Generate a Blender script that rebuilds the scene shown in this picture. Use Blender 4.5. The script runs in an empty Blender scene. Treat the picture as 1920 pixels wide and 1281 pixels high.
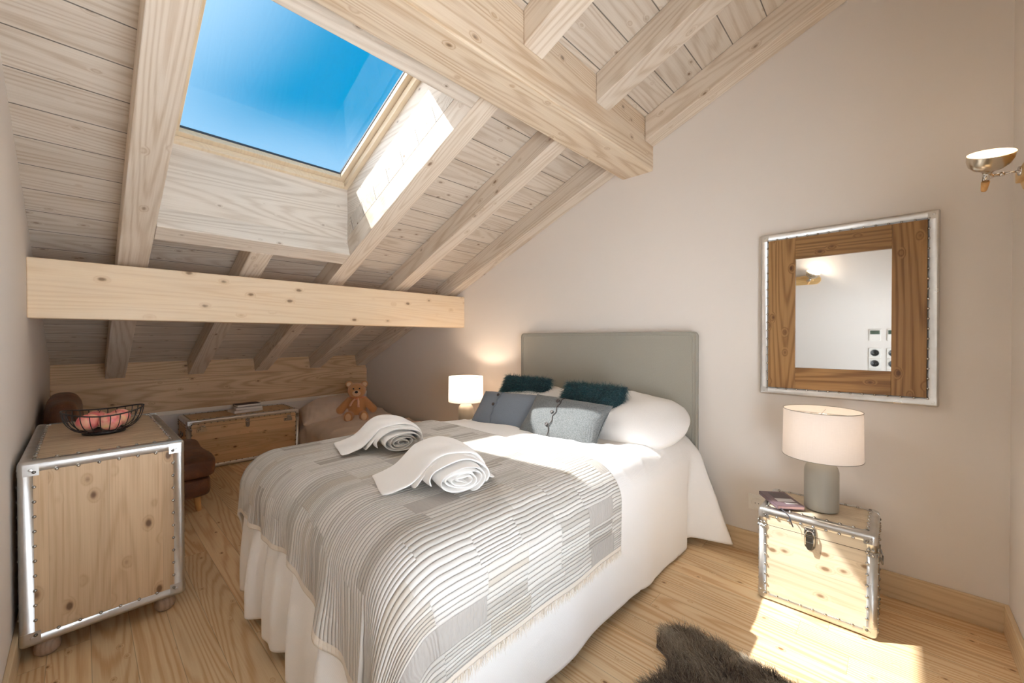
import bpy, bmesh, math, random
import numpy as np
from mathutils import Vector, Matrix, Euler
random.seed(7); rng = np.random.default_rng(11)
S = bpy.context.scene
COL = S.collection
pi = math.pi

# ------------------------------------------------------------------ materials
class G:
    def __init__(s, name):
        s.m = bpy.data.materials.new(name); s.m.use_nodes = True
        s.nt = s.m.node_tree; s.nt.nodes.clear()
        s.out = s.nt.nodes.new('ShaderNodeOutputMaterial')
    def put(s, sock, v):
        if v is None: return
        if isinstance(v, bpy.types.NodeSocket): s.nt.links.new(v, sock)
        else:
            if sock.type == 'RGBA': v = (v, v, v, 1) if isinstance(v, (int, float)) else (*v, 1)[:4] if len(v) == 3 else v
            sock.default_value = v
    def n(s, typ, ins=None, **props):
        nd = s.nt.nodes.new('ShaderNode' + typ)
        for k, v in props.items(): setattr(nd, k, v)
        for k, v in (ins or {}).items(): s.put(nd.inputs[k], v)
        return nd
    def math(s, op, a, b=None, c=None, clamp=False):
        nd = s.n('Math', {0: a}, operation=op, use_clamp=clamp)
        if b is not None: s.put(nd.inputs[1], b)
        if c is not None: s.put(nd.inputs[2], c)
        return nd.outputs[0]
    def mul(s, a, b): return s.math('MULTIPLY', a, b)
    def add(s, a, b): return s.math('ADD', a, b)
    def step(s, v, lo, hi, a=0., b=1.):
        return s.n('MapRange', {0: v, 1: lo, 2: hi, 3: a, 4: b}, interpolation_type='SMOOTHSTEP').outputs[0]
    def mix(s, f, a, b, mode='MIX'):
        nd = s.n('Mix', None, data_type='RGBA', blend_type=mode)
        s.put(nd.inputs[0], f); s.put(nd.inputs[6], a); s.put(nd.inputs[7], b)
        return nd.outputs[2]
    def noise(s, vec, scale=1., detail=2., rough=.5, dist=0.):
        return s.n('TexNoise', {'Vector': vec, 'Scale': scale, 'Detail': detail, 'Roughness': rough, 'Distortion': dist}).outputs[0]
    def xyz(s, v):
        o = s.n('SeparateXYZ', {0: v}).outputs; return o[0], o[1], o[2]
    def vec(s, x, y, z): return s.n('CombineXYZ', {0: x, 1: y, 2: z}).outputs[0]
    def ramp(s, f, stops, interp='LINEAR'):
        nd = s.n('ValToRGB', {0: f}); cr = nd.color_ramp; cr.interpolation = interp
        while len(cr.elements) < len(stops): cr.elements.new(.5)
        for e, (p, c) in zip(cr.elements, stops): e.position = p; e.color = (*c, 1)
        return nd.outputs[0]
    def bump(s, h, strength=.3, dist=.01):
        return s.n('Bump', {'Height': h, 'Strength': strength, 'Distance': dist}).outputs[0]
    def bsdf(s, color, rough=.6, metal=0., normal=None, **kw):
        b = s.n('BsdfPrincipled', {'Base Color': color, 'Roughness': rough, 'Metallic': metal})
        if normal is not None: s.put(b.inputs['Normal'], normal)
        for k, v in kw.items(): s.put(b.inputs[k.replace('_', ' ')], v)
        return b
    def done(s, sh):
        s.nt.links.new(sh.outputs[0] if hasattr(sh, 'outputs') else sh, s.out.inputs[0]); return s.m

def hexc(h):
    c = [int(h[i:i+2], 16)/255 for i in (0, 2, 4)]
    return tuple(x/12.92 if x <= .04045 else ((x+.055)/1.055)**2.4 for x in c)

def wood(name, light, dark, knotc, axis=0, across=1, rough=.55, contrast=.55, knot=.5, krad=.075, ring=6.5,
         plank=None, poff=0., gap=.003, gapc=.25, length=None, bump=.25, var=.16, wash=None, spec=.35, ks=1., streak=.3):
    g = G(name)
    co = g.n('TexCoord').outputs['Object']
    oi = g.n('ObjectInfo').outputs['Random']
    X = g.xyz(co); third = 3 - axis - across
    a0 = X[axis]; b0 = X[across]; c0 = X[third]
    rnd = oi; gapm = None
    if plank:
        q = g.math('DIVIDE', g.math('SUBTRACT', b0, poff), plank)
        k = g.math('FLOOR', q); fr = g.math('FRACT', q)
        wn = g.n('TexWhiteNoise', {'Vector': g.vec(k, 3.3, .7)}, noise_dimensions='3D').outputs[0]
        d = g.mul(g.math('MINIMUM', fr, g.math('SUBTRACT', 1., fr)), plank)
        gapm = g.step(d, gap*.4, gap*1.2, 1., 0.)
        if length:
            ql = g.math('DIVIDE', g.add(a0, g.mul(wn, length*3.7)), length)
            kl = g.math('FLOOR', ql); fl = g.math('FRACT', ql)
            dl = g.mul(g.math('MINIMUM', fl, g.math('SUBTRACT', 1., fl)), length)
            gapm = g.math('MAXIMUM', gapm, g.step(dl, gap*.4, gap*1.2, 1., 0.))
            wn = g.n('TexWhiteNoise', {'Vector': g.vec(k, kl, .7)}, noise_dimensions='3D').outputs[0]
        rnd = wn
    ga = g.add(a0, g.mul(rnd, 23.)); gb = g.add(b0, g.mul(rnd, 11.)); gc = g.add(c0, g.mul(rnd, 7.))
    # knots
    kv = g.n('TexVoronoi', {'Vector': g.vec(g.mul(ga, 5.), g.mul(gb, 8.5), g.mul(gc, 8.5)), 'Scale': g.add(ks, .45)}, feature='F1')
    kd = kv.outputs['Distance']; kr = g.xyz(kv.outputs['Color'])[0]
    keep = g.math('LESS_THAN', kr, knot)
    kjit = g.add(kd, g.mul(g.math('SUBTRACT', g.noise(co, 40., 2.), .5), .05))
    core = g.mul(keep, g.step(kjit, krad*.5, krad*1.1, 1., 0.))
    rim = g.mul(keep, g.mul(g.step(kjit, krad*1.1, krad*.8, 1., 0.), g.step(kjit, krad*1.6, krad*1.1, 0., 1.)))
    halo = g.mul(keep, g.step(kd, krad*.7, krad*2.2, 1., 0.))
    # rings
    nz = g.noise(g.vec(g.mul(ga, .25), g.mul(gb, 3.6), g.mul(gc, 3.6)), 1., 1., .4)
    nz = g.add(nz, g.mul(halo, .055))
    nz = g.add(nz, g.mul(g.noise(g.vec(g.mul(ga, 2.), g.mul(gb, 24.), g.mul(gc, 24.)), 1., 2.), .035))
    sn = g.math('SINE', g.mul(nz, ring*2*pi*4.2))
    sn = g.math('POWER', g.add(g.mul(sn, .5), .5), 2.)
    fib = g.noise(g.vec(g.mul(ga, 3.), g.mul(gb, 170.), g.mul(gc, 170.)), 1., 3., .6)
    blo = g.noise(g.vec(g.mul(ga, .7), g.mul(gb, 6.), g.mul(gc, 6.)), 1., 3., .6)
    f = g.add(g.add(g.mul(sn, streak), g.mul(fib, .55)), g.mul(blo, .45))
    f = g.step(f, .3, 1.1)
    f = g.mul(f, contrast)
    col = g.mix(f, light, dark)
    col = g.mix(g.mul(halo, .4), col, dark)
    col = g.mix(g.mul(core, .8), col, knotc)
    if wash:   # pale wash lying in irregular scrubbed patches
        w = g.step(g.noise(g.vec(g.mul(ga, 2.2), g.mul(gb, 9.), g.mul(gc, 9.)), 1., 4., .65), .35, .7)
        col = g.mix(g.mul(w, wash[1]), col, wash[0])
    if plank or var:
        hv = g.n('HueSaturation', {'Color': col, 'Value': g.add(g.mul(rnd, var), 1.-var/2)}); col = hv.outputs[0]
    h = g.add(g.mul(sn, .25), g.mul(fib, .35))
    if gapm is not None:
        col = g.mix(gapm, col, g.mix(gapc, (0, 0, 0, 1), col))
        h = g.math('SUBTRACT', h, g.mul(gapm, 2.))
    return g.done(g.bsdf(col, g.add(g.mul(fib, .2), rough-.1), normal=g.bump(h, bump, .004), Specular_IOR_Level=spec))

def fabric(name, col, scale=900., bump=.25, rough=.9, mottled=0., col2=None, sheen=.15, wr=0.):
    g = G(name); co = g.n('TexCoord').outputs['Object']
    X = g.xyz(co)
    w1 = g.math('SINE', g.mul(g.add(X[0], X[2]), scale)); w2 = g.math('SINE', g.mul(g.add(X[1], g.mul(X[2], .9)), scale))
    h = g.add(g.mul(w1, .5), g.mul(w2, .5))
    c = col
    if mottled:
        n1 = g.noise(co, 160., 3., .7); c = g.mix(g.step(n1, .5-mottled*.3, .5+mottled*.3), col, col2)
    elif col2:
        n1 = g.noise(g.vec(g.mul(X[0], 120.), g.mul(X[1], 120.), g.mul(X[2], 500.)), 1., 2.); c = g.mix(n1, col, col2)
    if wr:
        h = g.add(g.mul(h, .15), g.mul(g.noise(co, 9., 4., .55, .6), wr))
    return g.done(g.bsdf(c, rough, normal=g.bump(h, bump, .003 if not wr else .02), Sheen_Weight=sheen, Specular_IOR_Level=.2))

def plain(name, col, rough=.5, metal=0., nb=0., nscale=60., **kw):
    g = G(name)
    nrm = None
    if nb:
        nrm = g.bump(g.noise(g.n('TexCoord').outputs['Object'], nscale, 3.), nb, .003)
    return g.done(g.bsdf(col, rough, metal, nrm, **kw))

M = {}
WASH = hexc('DCD1C3')
M['roofwood'] = wood('whitewashed pine', hexc('DCD0C0'), hexc('AE9475'), hexc('6E5138'), contrast=.75, knot=.8, krad=.11, ks=.6, bump=.35, wash=(WASH, .35))
M['kneewood'] = wood('tan pine', hexc('DDBE98'), hexc('A8835C'), hexc('6A4A2C'), axis=1, across=2, contrast=.85, knot=.8, krad=.11, bump=.3, ks=.7)
M['purlin_y'] = wood('honey washed pine beam', hexc('E8D2B2'), hexc('C6A074'), hexc('6A4A2C'), axis=1, across=2, contrast=.62, knot=.9, krad=.12, ks=.55, streak=.18, bump=.2, wash=(WASH, .15))
M['ridge_y'] = wood('washed pine beam', hexc('DDCDB5'), hexc('AB8860'), hexc('5E4329'), axis=1, across=2, contrast=.8, knot=.8, krad=.11, ks=.6, bump=.35, wash=(WASH, .22))
M['lining'] = wood('washed lining board', hexc('E2D8CA'), hexc('B09C86'), hexc('76604A'), axis=1, across=2, contrast=.75, knot=.6, krad=.09, bump=.35, wash=(WASH, .4))
M['liningx'] = wood('washed lining board side', hexc('E2D8CA'), hexc('B09C86'), hexc('76604A'), axis=0, across=2, contrast=.75, knot=.6, krad=.09, bump=.35, wash=(WASH, .4))
M['winwood'] = wood('varnished sash pine', hexc('E0CEB2'), hexc('C4A985'), hexc('A07A4A'), contrast=.4, knot=.0, bump=.1, rough=.35)
M['floor'] = wood('pine floorboards', hexc('EFD6AE'), hexc('CFA06A'), hexc('7A4A22'), axis=0, across=1, contrast=.85, knot=.6, krad=.09, ring=7.5,
                  plank=.134, poff=.02, gap=.0013, gapc=.6, length=1.9, bump=.12, var=.15, rough=.42, spec=.4, streak=.4)
M['base'] = wood('pine skirting', hexc('DDC7A4'), hexc('BC9E76'), hexc('6A4A2C'), axis=0, across=2, contrast=.7, knot=.5, krad=.08, bump=.15, rough=.5)
M['basey'] = wood('pine skirting along', hexc('DDC7A4'), hexc('BC9E76'), hexc('6A4A2C'), axis=1, across=2, contrast=.7, knot=.5, krad=.08, bump=.15, rough=.5)
M['trunkv'] = wood('rustic pine upright boards', hexc('D9BC97'), hexc('A67E56'), hexc('5C3A1E'), axis=2, across=1, contrast=.85, knot=.95, krad=.16, ks=.95, plank=.19, gap=.0006, gapc=.75, bump=.15, rough=.45, var=.12, streak=.15)
M['trunktop'] = wood('pale pine top', hexc('DCC6A8'), hexc('AE8C68'), hexc('6A4A2C'), axis=1, across=0, contrast=.85, knot=.4, krad=.09, bump=.12, rough=.45)
M['trunkx'] = wood('pale pine cross boards', hexc('DBCBB0'), hexc('B29C7E'), hexc('75563A'), axis=0, across=2, contrast=.85, knot=.95, krad=.17, ks=1.15, plank=.115, gap=.0006, gapc=.7, bump=.12, rough=.45, streak=.2)
M['mirrorx'] = wood('worn brown pine rail', hexc('A07A4C'), hexc('62401F'), hexc('4A2A12'), axis=0, across=2, contrast=.95, knot=.7, krad=.12, bump=.25, rough=.38)
M['mirrorz'] = wood('worn brown pine stile', hexc('A07A4C'), hexc('62401F'), hexc('4A2A12'), axis=2, across=0, contrast=.95, knot=.7, krad=.13, bump=.25, rough=.38)
M['legwood'] = wood('beech leg', hexc('E0B074'), hexc('C08A4C'), hexc('9A6A38'), axis=2, across=1, contrast=.4, knot=0., bump=.05, rough=.4)
M['footwood'] = wood('grey washed foot', hexc('A98F78'), hexc('7C634E'), hexc('54402F'), axis=2, across=1, contrast=.7, knot=0., bump=.2)
M['barwood'] = wood('oiled ash bar', hexc('DDB77C'), hexc('BE9255'), hexc('9A7038'), axis=0, across=2, contrast=.5, knot=0., bump=.08, rough=.4)
M['wall'] = plain('warm white plaster', hexc('E0D9D1'), .85, nb=.03, nscale=250., Specular_IOR_Level=.2)
M['strip'] = plain('cream painted strip', hexc('EDE3D4'), .7)
M['cotton'] = fabric('white cotton', hexc('F4F2EF'), 1400., .18, wr=.5, sheen=.05)
M['pillowc'] = fabric('white pillow cotton', hexc('F0EDE9'), 1400., .22, wr=.7, sheen=.05)
M['beigec'] = fabric('beige cotton', hexc('EFDFD0'), 1400., .35, wr=.9)
M['headb'] = fabric('grey green linen', hexc('ABA79B'), 1500., .3, col2=hexc('999588'), rough=.75, sheen=.2)
M['bluec'] = fabric('blue grey cotton', hexc('7D8590'), 1700., .2, col2=hexc('737A84'))
M['greyc'] = fabric('grey melange felt', hexc('787B7B'), 800., .3, mottled=.5, col2=hexc('606363'))
M['teal'] = plain('teal fur', hexc('15454E'), .75, Sheen_Weight=.1, Specular_IOR_Level=.3)
M['pipe'] = plain('grey cord', hexc('8D8A80'), .8)
M['lampbase'] = plain('grey green ceramic', hexc('9C978B'), .5, nb=.02, nscale=200.)
M['black'] = plain('black wire', hexc('26211F'), .45)
M['dark'] = plain('dark gap', hexc('1C1714'), .8)
M['plastic'] = plain('white plastic', hexc('E4E0D8'), .4)
M['plasticd'] = plain('black socket', hexc('191816'), .4)
M['lcd'] = plain('green display', hexc('4D5B4E'), .25)
M['chrome'] = plain('chrome', hexc('D8D6D2'), .12, 1.)
M['rivet'] = plain('rivet metal', hexc('B4B1AB'), .25, 1.)
M['steel'] = plain('latch steel', hexc('8F8C88'), .3, 1.)
M['paper'] = plain('paper', hexc('ECE8E0'), .8)
M['coverd'] = plain('dark book cover', hexc('4A3A3C'), .45)
M['coverw'] = plain('pale book cover', hexc('DDD9D2'), .5)
M['coverp'] = plain('plum notebook cover', hexc('6A565C'), .4)
M['coverg'] = plain('pale cover print', hexc('C9C6C8'), .4)
M['coverdp'] = plain('dark cover print', hexc('504449'), .4)
M['ribbon'] = plain('grey ribbon', hexc('4C4C52'), .6)
M['pinkedge'] = plain('pink page edge', hexc('E3B9B4'), .7)
M['bear'] = fabric('tan plush', hexc('DDA876'), 500., .5, mottled=.6, col2=hexc('D09865'), sheen=.4)
M['bearl'] = fabric('cream plush', hexc('EAC9A2'), 500., .5, sheen=.4)
M['nose'] = plain('black nose', hexc('17110F'), .35)
M['bow'] = plain('peach satin', hexc('F6CDB0'), .35, Sheen_Weight=.3)
M['bowd'] = plain('apricot satin knot', hexc('D98D5C'), .4, Sheen_Weight=.3)
M['btn'] = plain('dark horn button', hexc('3A302C'), .35)
M['gasket'] = plain('dark gasket', hexc('3A3D44'), .6)
M['alu'] = None
def alu():
    g = G('brushed aluminium'); co = g.n('TexCoord').outputs['Object']
    n1 = g.noise(co, 14., 4., .6); n2 = g.noise(co, 90., 2.)
    col = g.mix(n1, hexc('DDDCD9'), hexc('BEBCB8'))
    return g.done(g.bsdf(col, g.add(g.mul(n1, .25), .2), 1., g.bump(g.add(g.mul(n1, .7), g.mul(n2, .1)), .12, .004)))
M['alu'] = alu()
def leather():
    g = G('worn brown leather'); co = g.n('TexCoord').outputs['Object']
    n1 = g.noise(co, 5., 5., .65, .8); n2 = g.noise(co, 60., 4., .6)
    cr = g.n('TexVoronoi', {'Vector': co, 'Scale': 120.}, feature='DISTANCE_TO_EDGE').outputs[0]
    col = g.ramp(n1, [(.3, hexc('4A2C1C')), (.5, hexc('6E442A')), (.66, hexc('96613A')), (.8, hexc('744628'))])
    h = g.add(g.mul(n2, .3), g.mul(g.step(cr, 0., .1), .3)); h = g.add(h, g.mul(g.noise(co, 7., 3., .5, 1.), 1.6))
    return g.done(g.bsdf(col, g.add(g.mul(n2, .2), .24), normal=g.bump(h, .5, .012), Specular_IOR_Level=.55))
M['leather'] = leather()
def glass(name, tint=(.97, .985, 1)):
    g = G(name)
    bf = g.n('NewGeometry').outputs['Backfacing']
    fr = g.n('Fresnel', {'IOR': g.math('SUBTRACT', 1.5, g.mul(bf, 1.5-1/1.5))}).outputs[0]
    t = g.n('BsdfTransparent', {'Color': (*tint, 1)}); r = g.n('BsdfGlossy', {'Color': (1, 1, 1, 1), 'Roughness': 0.})
    mx = g.n('MixShader', {0: g.mul(fr, .55)}); g.nt.links.new(t.outputs[0], mx.inputs[1]); g.nt.links.new(r.outputs[0], mx.inputs[2])
    return g.done(mx)
M['glass'] = glass('window glass')
def mirror():
    g = G('mirror glass'); return g.done(g.bsdf((.68, .69, .68), .02, 1.))
M['mirror'] = mirror()
def shade(name):
    g = G(name); co = g.n('TexCoord').outputs['Object']; X = g.xyz(co)
    ang = g.math('ARCTAN2', X[1], X[0])
    slub = g.noise(g.vec(g.mul(ang, 6.), 0., g.mul(X[2], 300.)), 1., 3.); slub2 = g.noise(g.vec(g.mul(ang, 90.), 0., g.mul(X[2], 12.)), 1., 2.)
    col = g.mix(g.add(g.mul(slub, .5), g.mul(slub2, .5)), hexc('EDE4DC'), hexc('FBF4EE'))
    d = g.n('BsdfDiffuse', {'Color': col}); t = g.n('BsdfTranslucent', {'Color': col})
    mx = g.n('MixShader', {0: .27}); g.nt.links.new(d.outputs[0], mx.inputs[1]); g.nt.links.new(t.outputs[0], mx.inputs[2])
    return g.done(mx)
M['shade'] = shade('linen lampshade')
def emit(name, col, st):
    g = G(name); return g.done(g.n('Emission', {'Color': (*col, 1), 'Strength': st}))
M['bulb'] = emit('warm bulb', (1., .86, .68), 2.5)
def cup():
    g = G('satin nickel cup'); geo = g.n('NewGeometry').outputs['Backfacing']
    return g.done(g.bsdf(hexc('D2C6B2'), .26, 1.))
M['cup'] = cup()
M['cupin'] = plain('cream enamel', hexc('C9AE86'), .6)
def apple(i):
    g = G('apple skin %d' % i); co = g.n('TexCoord').outputs['Object']; X = g.xyz(co)
    n = g.noise(g.vec(g.mul(X[0], 30.), g.mul(X[1], 30.), g.mul(X[2], 8.)), 1., 3., .6)
    s = g.noise(co, 14., 2.)
    col = g.ramp(g.add(g.mul(n, .5), g.mul(s, .5)), [(.3, hexc('E0505A')), (.44, hexc('EE8280')), (.56, hexc('F6B49A')), (.7, hexc('F6D69A'))])
    return g.done(g.bsdf(col, .3, Specular_IOR_Level=.5))
M['apple'] = apple(0)
M['stem'] = plain('apple stem', hexc('4A3420'), .7)
def terry():
    g = G('white terry'); co = g.n('TexCoord').outputs['Object']
    n = g.noise(co, 420., 2., .6); n2 = g.noise(co, 12., 3.)
    return g.done(g.bsdf(hexc('F5F2EE'), .95, normal=g.bump(g.add(g.mul(n, .5), g.mul(n2, .9)), .45, .006), Sheen_Weight=.3))
M['terry'] = terry()
def coverlet():
    g = G('pleated patchwork cotton'); uv = g.n('UVMap', None, uv_map='cloth').outputs[0]
    u, v, _ = g.xyz(uv)
    wob = g.mul(g.math('SUBTRACT', g.noise(g.vec(g.mul(u, 3.), g.mul(v, 5.), 0.), 1., 2.), .5), .014)
    u = g.add(u, wob)
    cw = .086; q = g.math('DIVIDE', u, cw); i = g.math('FLOOR', q); fu = g.math('FRACT', q)
    r0 = g.n('TexWhiteNoise', {'Vector': g.vec(i, .5, .1)}, noise_dimensions='3D').outputs[0]
    rl = .20; p = g.math('DIVIDE', g.add(v, g.mul(r0, 2.)), rl); j = g.math('FLOOR', p); fv = g.math('FRACT', p)
    wn = g.n('TexWhiteNoise', {'Vector': g.vec(i, j, .37)}, noise_dimensions='3D')
    r1 = wn.outputs[0]; rc = g.xyz(wn.outputs[1])
    cnt = g.add(4., g.math('FLOOR', g.mul(r1, 4.6)))           # pleats per patch
    ph = g.math('FRACT', g.add(g.mul(fu, cnt), g.mul(g.math('SUBTRACT', g.noise(g.vec(g.mul(u, 60.), g.mul(v, 14.), 0.), 1., 1.), .5), .22)))
    k = g.math('FLOOR', g.mul(fu, cnt))
    pl = g.math('POWER', g.math('SINE', g.mul(ph, pi)), .5)
    smooth = g.math('GREATER_THAN', rc[0], .93)       # flat, gathered patches
    gat = g.math('SINE', g.mul(g.add(v, g.mul(g.noise(g.vec(g.mul(u, 25.), g.mul(v, 25.), 0.), 1., 1.), .03)), 420.))
    pl = g.n('Mix', {0: smooth, 2: pl, 3: g.add(.75, g.mul(gat, .12))}, data_type='FLOAT').outputs[0]
    seam = g.step(g.math('MINIMUM', fv, g.math('SUBTRACT', 1., fv)), .0, .03)
    fine = g.noise(g.vec(g.mul(u, 40.), g.mul(v, 260.), 0.), 1., 2.)
    h = g.add(pl, g.add(g.mul(seam, .3), g.mul(fine, .2)))
    wk = g.n('TexWhiteNoise', {'Vector': g.vec(i, j, k)}, noise_dimensions='3D').outputs[0]
    base = g.ramp(rc[1], [(0., hexc('D2CDC6')), (.3, hexc('C9C4BC')), (.55, hexc('BDB7AE')), (.75, hexc('C8BFB2')), (.9, hexc('ADA69D'))], 'CONSTANT')
    alt = g.mix(g.math('GREATER_THAN', wk, .5), base, hexc('DEDAD3'))
    base = g.mix(.6, base, alt); base = g.mix(smooth, base, hexc('B3ADA6'))
    u0, v0, _ = g.xyz(uv)
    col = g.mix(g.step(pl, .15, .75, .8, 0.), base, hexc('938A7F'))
    hem = g.math('MAXIMUM', g.math('LESS_THAN', v0, .60+.15-.36+.022), g.math('GREATER_THAN', u0, -.985-.15+.47-.02))
    col = g.mix(hem, col, hexc('E2D8CA')); h = g.mul(h, g.math('SUBTRACT', 1., g.mul(hem, .8)))
    return g.done(g.bsdf(col, .85, normal=g.bump(h, .8, .006), Sheen_Weight=.1, Specular_IOR_Level=.2))
M['coverlet'] = coverlet()
def fur(name, stops):
    g = G(name); at = g.n('Attribute', None, attribute_name='tone').outputs['Fac']
    col = g.ramp(at, stops)
    return g.done(g.bsdf(col, .55, Specular_IOR_Level=.4, Sheen_Weight=.15))
M['sheep'] = fur('brown sheepskin', [(0., hexc('2C1D14')), (.3, hexc('5E4A3A')), (.6, hexc('8F7F6B')), (1., hexc('BDB09A'))])
M['tealfur'] = fur('teal long fur', [(0., hexc('0A2C34')), (.5, hexc('1B4E56')), (1., hexc('437D80'))])

# ------------------------------------------------------------------ mesh helpers
def link(name, me, mat=None, parent=None, loc=None, rot=None, smooth=None, bevel=0, bseg=2, sub=0, mw=None, wn=False):
    o = bpy.data.objects.new(name, me); COL.objects.link(o)
    if mat:
        for m_ in (mat if isinstance(mat, (list, tuple)) else [mat]): me.materials.append(m_)
    if parent: o.parent = parent
    if loc is not None: o.location = loc
    if rot is not None: o.rotation_euler = rot
    if mw is not None: o.matrix_world = mw
    if smooth is not None:
        for p in me.polygons: p.use_smooth = True
        me.set_sharp_from_angle(angle=math.radians(smooth))
    if wn: o.modifiers.new('weighted', 'WEIGHTED_NORMAL').keep_sharp = True
    if bevel:
        b = o.modifiers.new('bevel', 'BEVEL'); b.width = bevel; b.segments = bseg; b.limit_method = 'ANGLE'; b.harden_normals = False
    if sub:
        b = o.modifiers.new('sub', 'SUBSURF'); b.levels = sub; b.render_levels = sub
    return o
def bmo(name, bm, mat=None, parent=None, **k):
    bmesh.ops.recalc_face_normals(bm, faces=bm.faces) if k.pop('recalc', True) else None
    me = bpy.data.meshes.new(name); bm.to_mesh(me); bm.free()
    return link(name, me, mat, parent, **k)
def BM(): return bmesh.new()
def box(bm, x0, x1, y0, y1, z0, z1, mi=0, mat=None):
    vs = [bm.verts.new(Vector(p) if mat is None else mat @ Vector(p)) for p in
          [(x0,y0,z0),(x1,y0,z0),(x1,y1,z0),(x0,y1,z0),(x0,y0,z1),(x1,y0,z1),(x1,y1,z1),(x0,y1,z1)]]
    fs = [bm.faces.new([vs[i] for i in q]) for q in ((0,3,2,1),(4,5,6,7),(0,1,5,4),(1,2,6,5),(2,3,7,6),(3,0,4,7))]
    for f in fs: f.material_index = mi
    return vs
def prism(bm, pts, y0, y1, plane='XZ', mi=0):
    P = (lambda a, b, c: (a, c, b)) if plane == 'XZ' else ((lambda a, b, c: (a, b, c)) if plane == 'XY' else (lambda a, b, c: (c, a, b)))
    A = [bm.verts.new(P(a, b, y0)) for a, b in pts]; B = [bm.verts.new(P(a, b, y1)) for a, b in pts]
    n = len(pts); fs = [bm.faces.new(A[::-1]), bm.faces.new(B)]
    for i in range(n): fs.append(bm.faces.new((A[i], A[(i+1) % n], B[(i+1) % n], B[i])))
    for f in fs: f.material_index = mi
def tube(bm, pts, r, seg=8, cyc=False, mi=0, caps=True):
    pts = [Vector(p) for p in pts]; n = len(pts); rs = r if isinstance(r, (list, tuple)) else [r]*n
    rings = []; up = None
    for i, p in enumerate(pts):
        t = (pts[(i+1) % n] - pts[i-1]) if cyc else (pts[min(i+1, n-1)] - pts[max(i-1, 0)])
        t.normalize()
        if up is None:
            up = Vector((0, 0, 1)) if abs(t.z) < .9 else Vector((1, 0, 0))
        a = t.cross(up)
        if a.length < 1e-5: a = t.cross(Vector((0, 1, 0)))
        a.normalize(); b = a.cross(t); up = b
        rings.append([bm.verts.new(p + (a*math.cos(2*pi*k/seg) + b*math.sin(2*pi*k/seg))*rs[i]) for k in range(seg)])
    for i in range(n if cyc else n-1):
        A, B = rings[i], rings[(i+1) % n]
        for k in range(seg):
            f = bm.faces.new((A[k], A[(k+1) % seg], B[(k+1) % seg], B[k])); f.material_index = mi; f.smooth = True
    if caps and not cyc:
        for R_ in (rings[0][::-1], rings[-1]):
            f = bm.faces.new(R_); f.material_index = mi
def lathe(bm, prof, seg=40, mi=0, mat=None, close=False):
    rings = []
    for r, z in prof:
        if r < 1e-6: rings.append([bm.verts.new((0, 0, z))])
        else: rings.append([bm.verts.new((r*math.cos(2*pi*k/seg), r*math.sin(2*pi*k/seg), z)) for k in range(seg)])
    if mat is not None:
        for R_ in rings:
            for v in R_: v.co = mat @ v.co
    for A, B in zip(rings[:-1], rings[1:]):
        for k in range(seg):
            k2 = (k+1) % seg
            a = (A[0],) if len(A) == 1 else (A[k], A[k2]); b = (B[0],) if len(B) == 1 else (B[k2], B[k])
            if len(a)+len(b) < 3: continue
            f = bm.faces.new(a+b); f.smooth = True; f.material_index = mi
def ball(bm, c, r, seg=16, rings=10, mi=0, rot=None):
    r = (r, r, r) if not isinstance(r, (tuple, list)) else r
    m = Matrix.Translation(c) @ (rot.to_matrix().to_4x4() if rot else Matrix()) @ Matrix.Diagonal((*r, 1))
    g_ = bmesh.ops.create_uvsphere(bm, u_segments=seg, v_segments=rings, radius=1, matrix=m)
    for v in g_['verts']:
        for f in v.link_faces: f.smooth = True; f.material_index = mi
def grid(name, fn, nu, nv, mat, parent=None, thick=0, uv=None, closed_u=False, **k):
    us = np.linspace(0, 1, nu); vs = np.linspace(0, 1, nv)
    V = [fn(u, v) for v in vs for u in us]
    F = [(j*nu+i, j*nu+i+1, (j+1)*nu+i+1, (j+1)*nu+i) for j in range(nv-1) for i in range(nu-1)]
    me = bpy.data.meshes.new(name); me.from_pydata([tuple(p) for p in V], [], F)
    if uv:
        L = me.uv_layers.new(name='cloth'); U = [uv(u, v) for v in vs for u in us]
        for lp in me.loops: L.data[lp.index].uv = U[lp.vertex_index]
    for p in me.polygons: p.use_smooth = True
    o = link(name, me, mat, parent, **k)
    if thick:
        s = o.modifiers.new('thick', 'SOLIDIFY'); s.thickness = thick; s.offset = -1
    return o
def noise2(x, y, seed=0):
    r = random.Random(seed); t = 0
    for i in range(5):
        a, b, p = r.uniform(.6, 1.6)*(1+i*.5), r.uniform(.6, 1.6)*(1+i*.5), r.uniform(0, 6.28)
        s = r.choice((-1, 1)); t += math.sin(a*x + s*b*y + p)/(1+i*.6)
    return t/2.6
def sm(x, a, b):
    t = min(1, max(0, (x-a)/(b-a))); return t*t*(3-2*t)

def thing(name, label, cat, loc=(0, 0, 0), rotz=0, group=None):
    o = bpy.data.objects.new(name, None); COL.objects.link(o); o.empty_display_size = .05
    o.location = loc; o.rotation_euler = (0, 0, rotz); return tag(o, label, cat, group)
def tag(o, label, cat, group=None, kind=None):
    o['label'] = label; o['category'] = cat
    if group: o['group'] = group
    if kind: o['kind'] = kind
    return o
def struct(o, label=None, cat=None):
    o['kind'] = 'structure'
    if label: o['label'] = label; o['category'] = cat
    return o
def dup(root, label, loc, rotz=None, group=None):
    r = root.copy(); COL.objects.link(r); r.location = loc; r['label'] = label
    if rotz is not None: r.rotation_euler = (0, 0, rotz)
    if group: r['group'] = group
    def rec(a, b):
        for ch in list(a.children):
            c = ch.copy(); COL.objects.link(c); c.parent = b; c.matrix_parent_inverse = ch.matrix_parent_inverse; rec(ch, c)
    rec(root, r); return r

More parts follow.
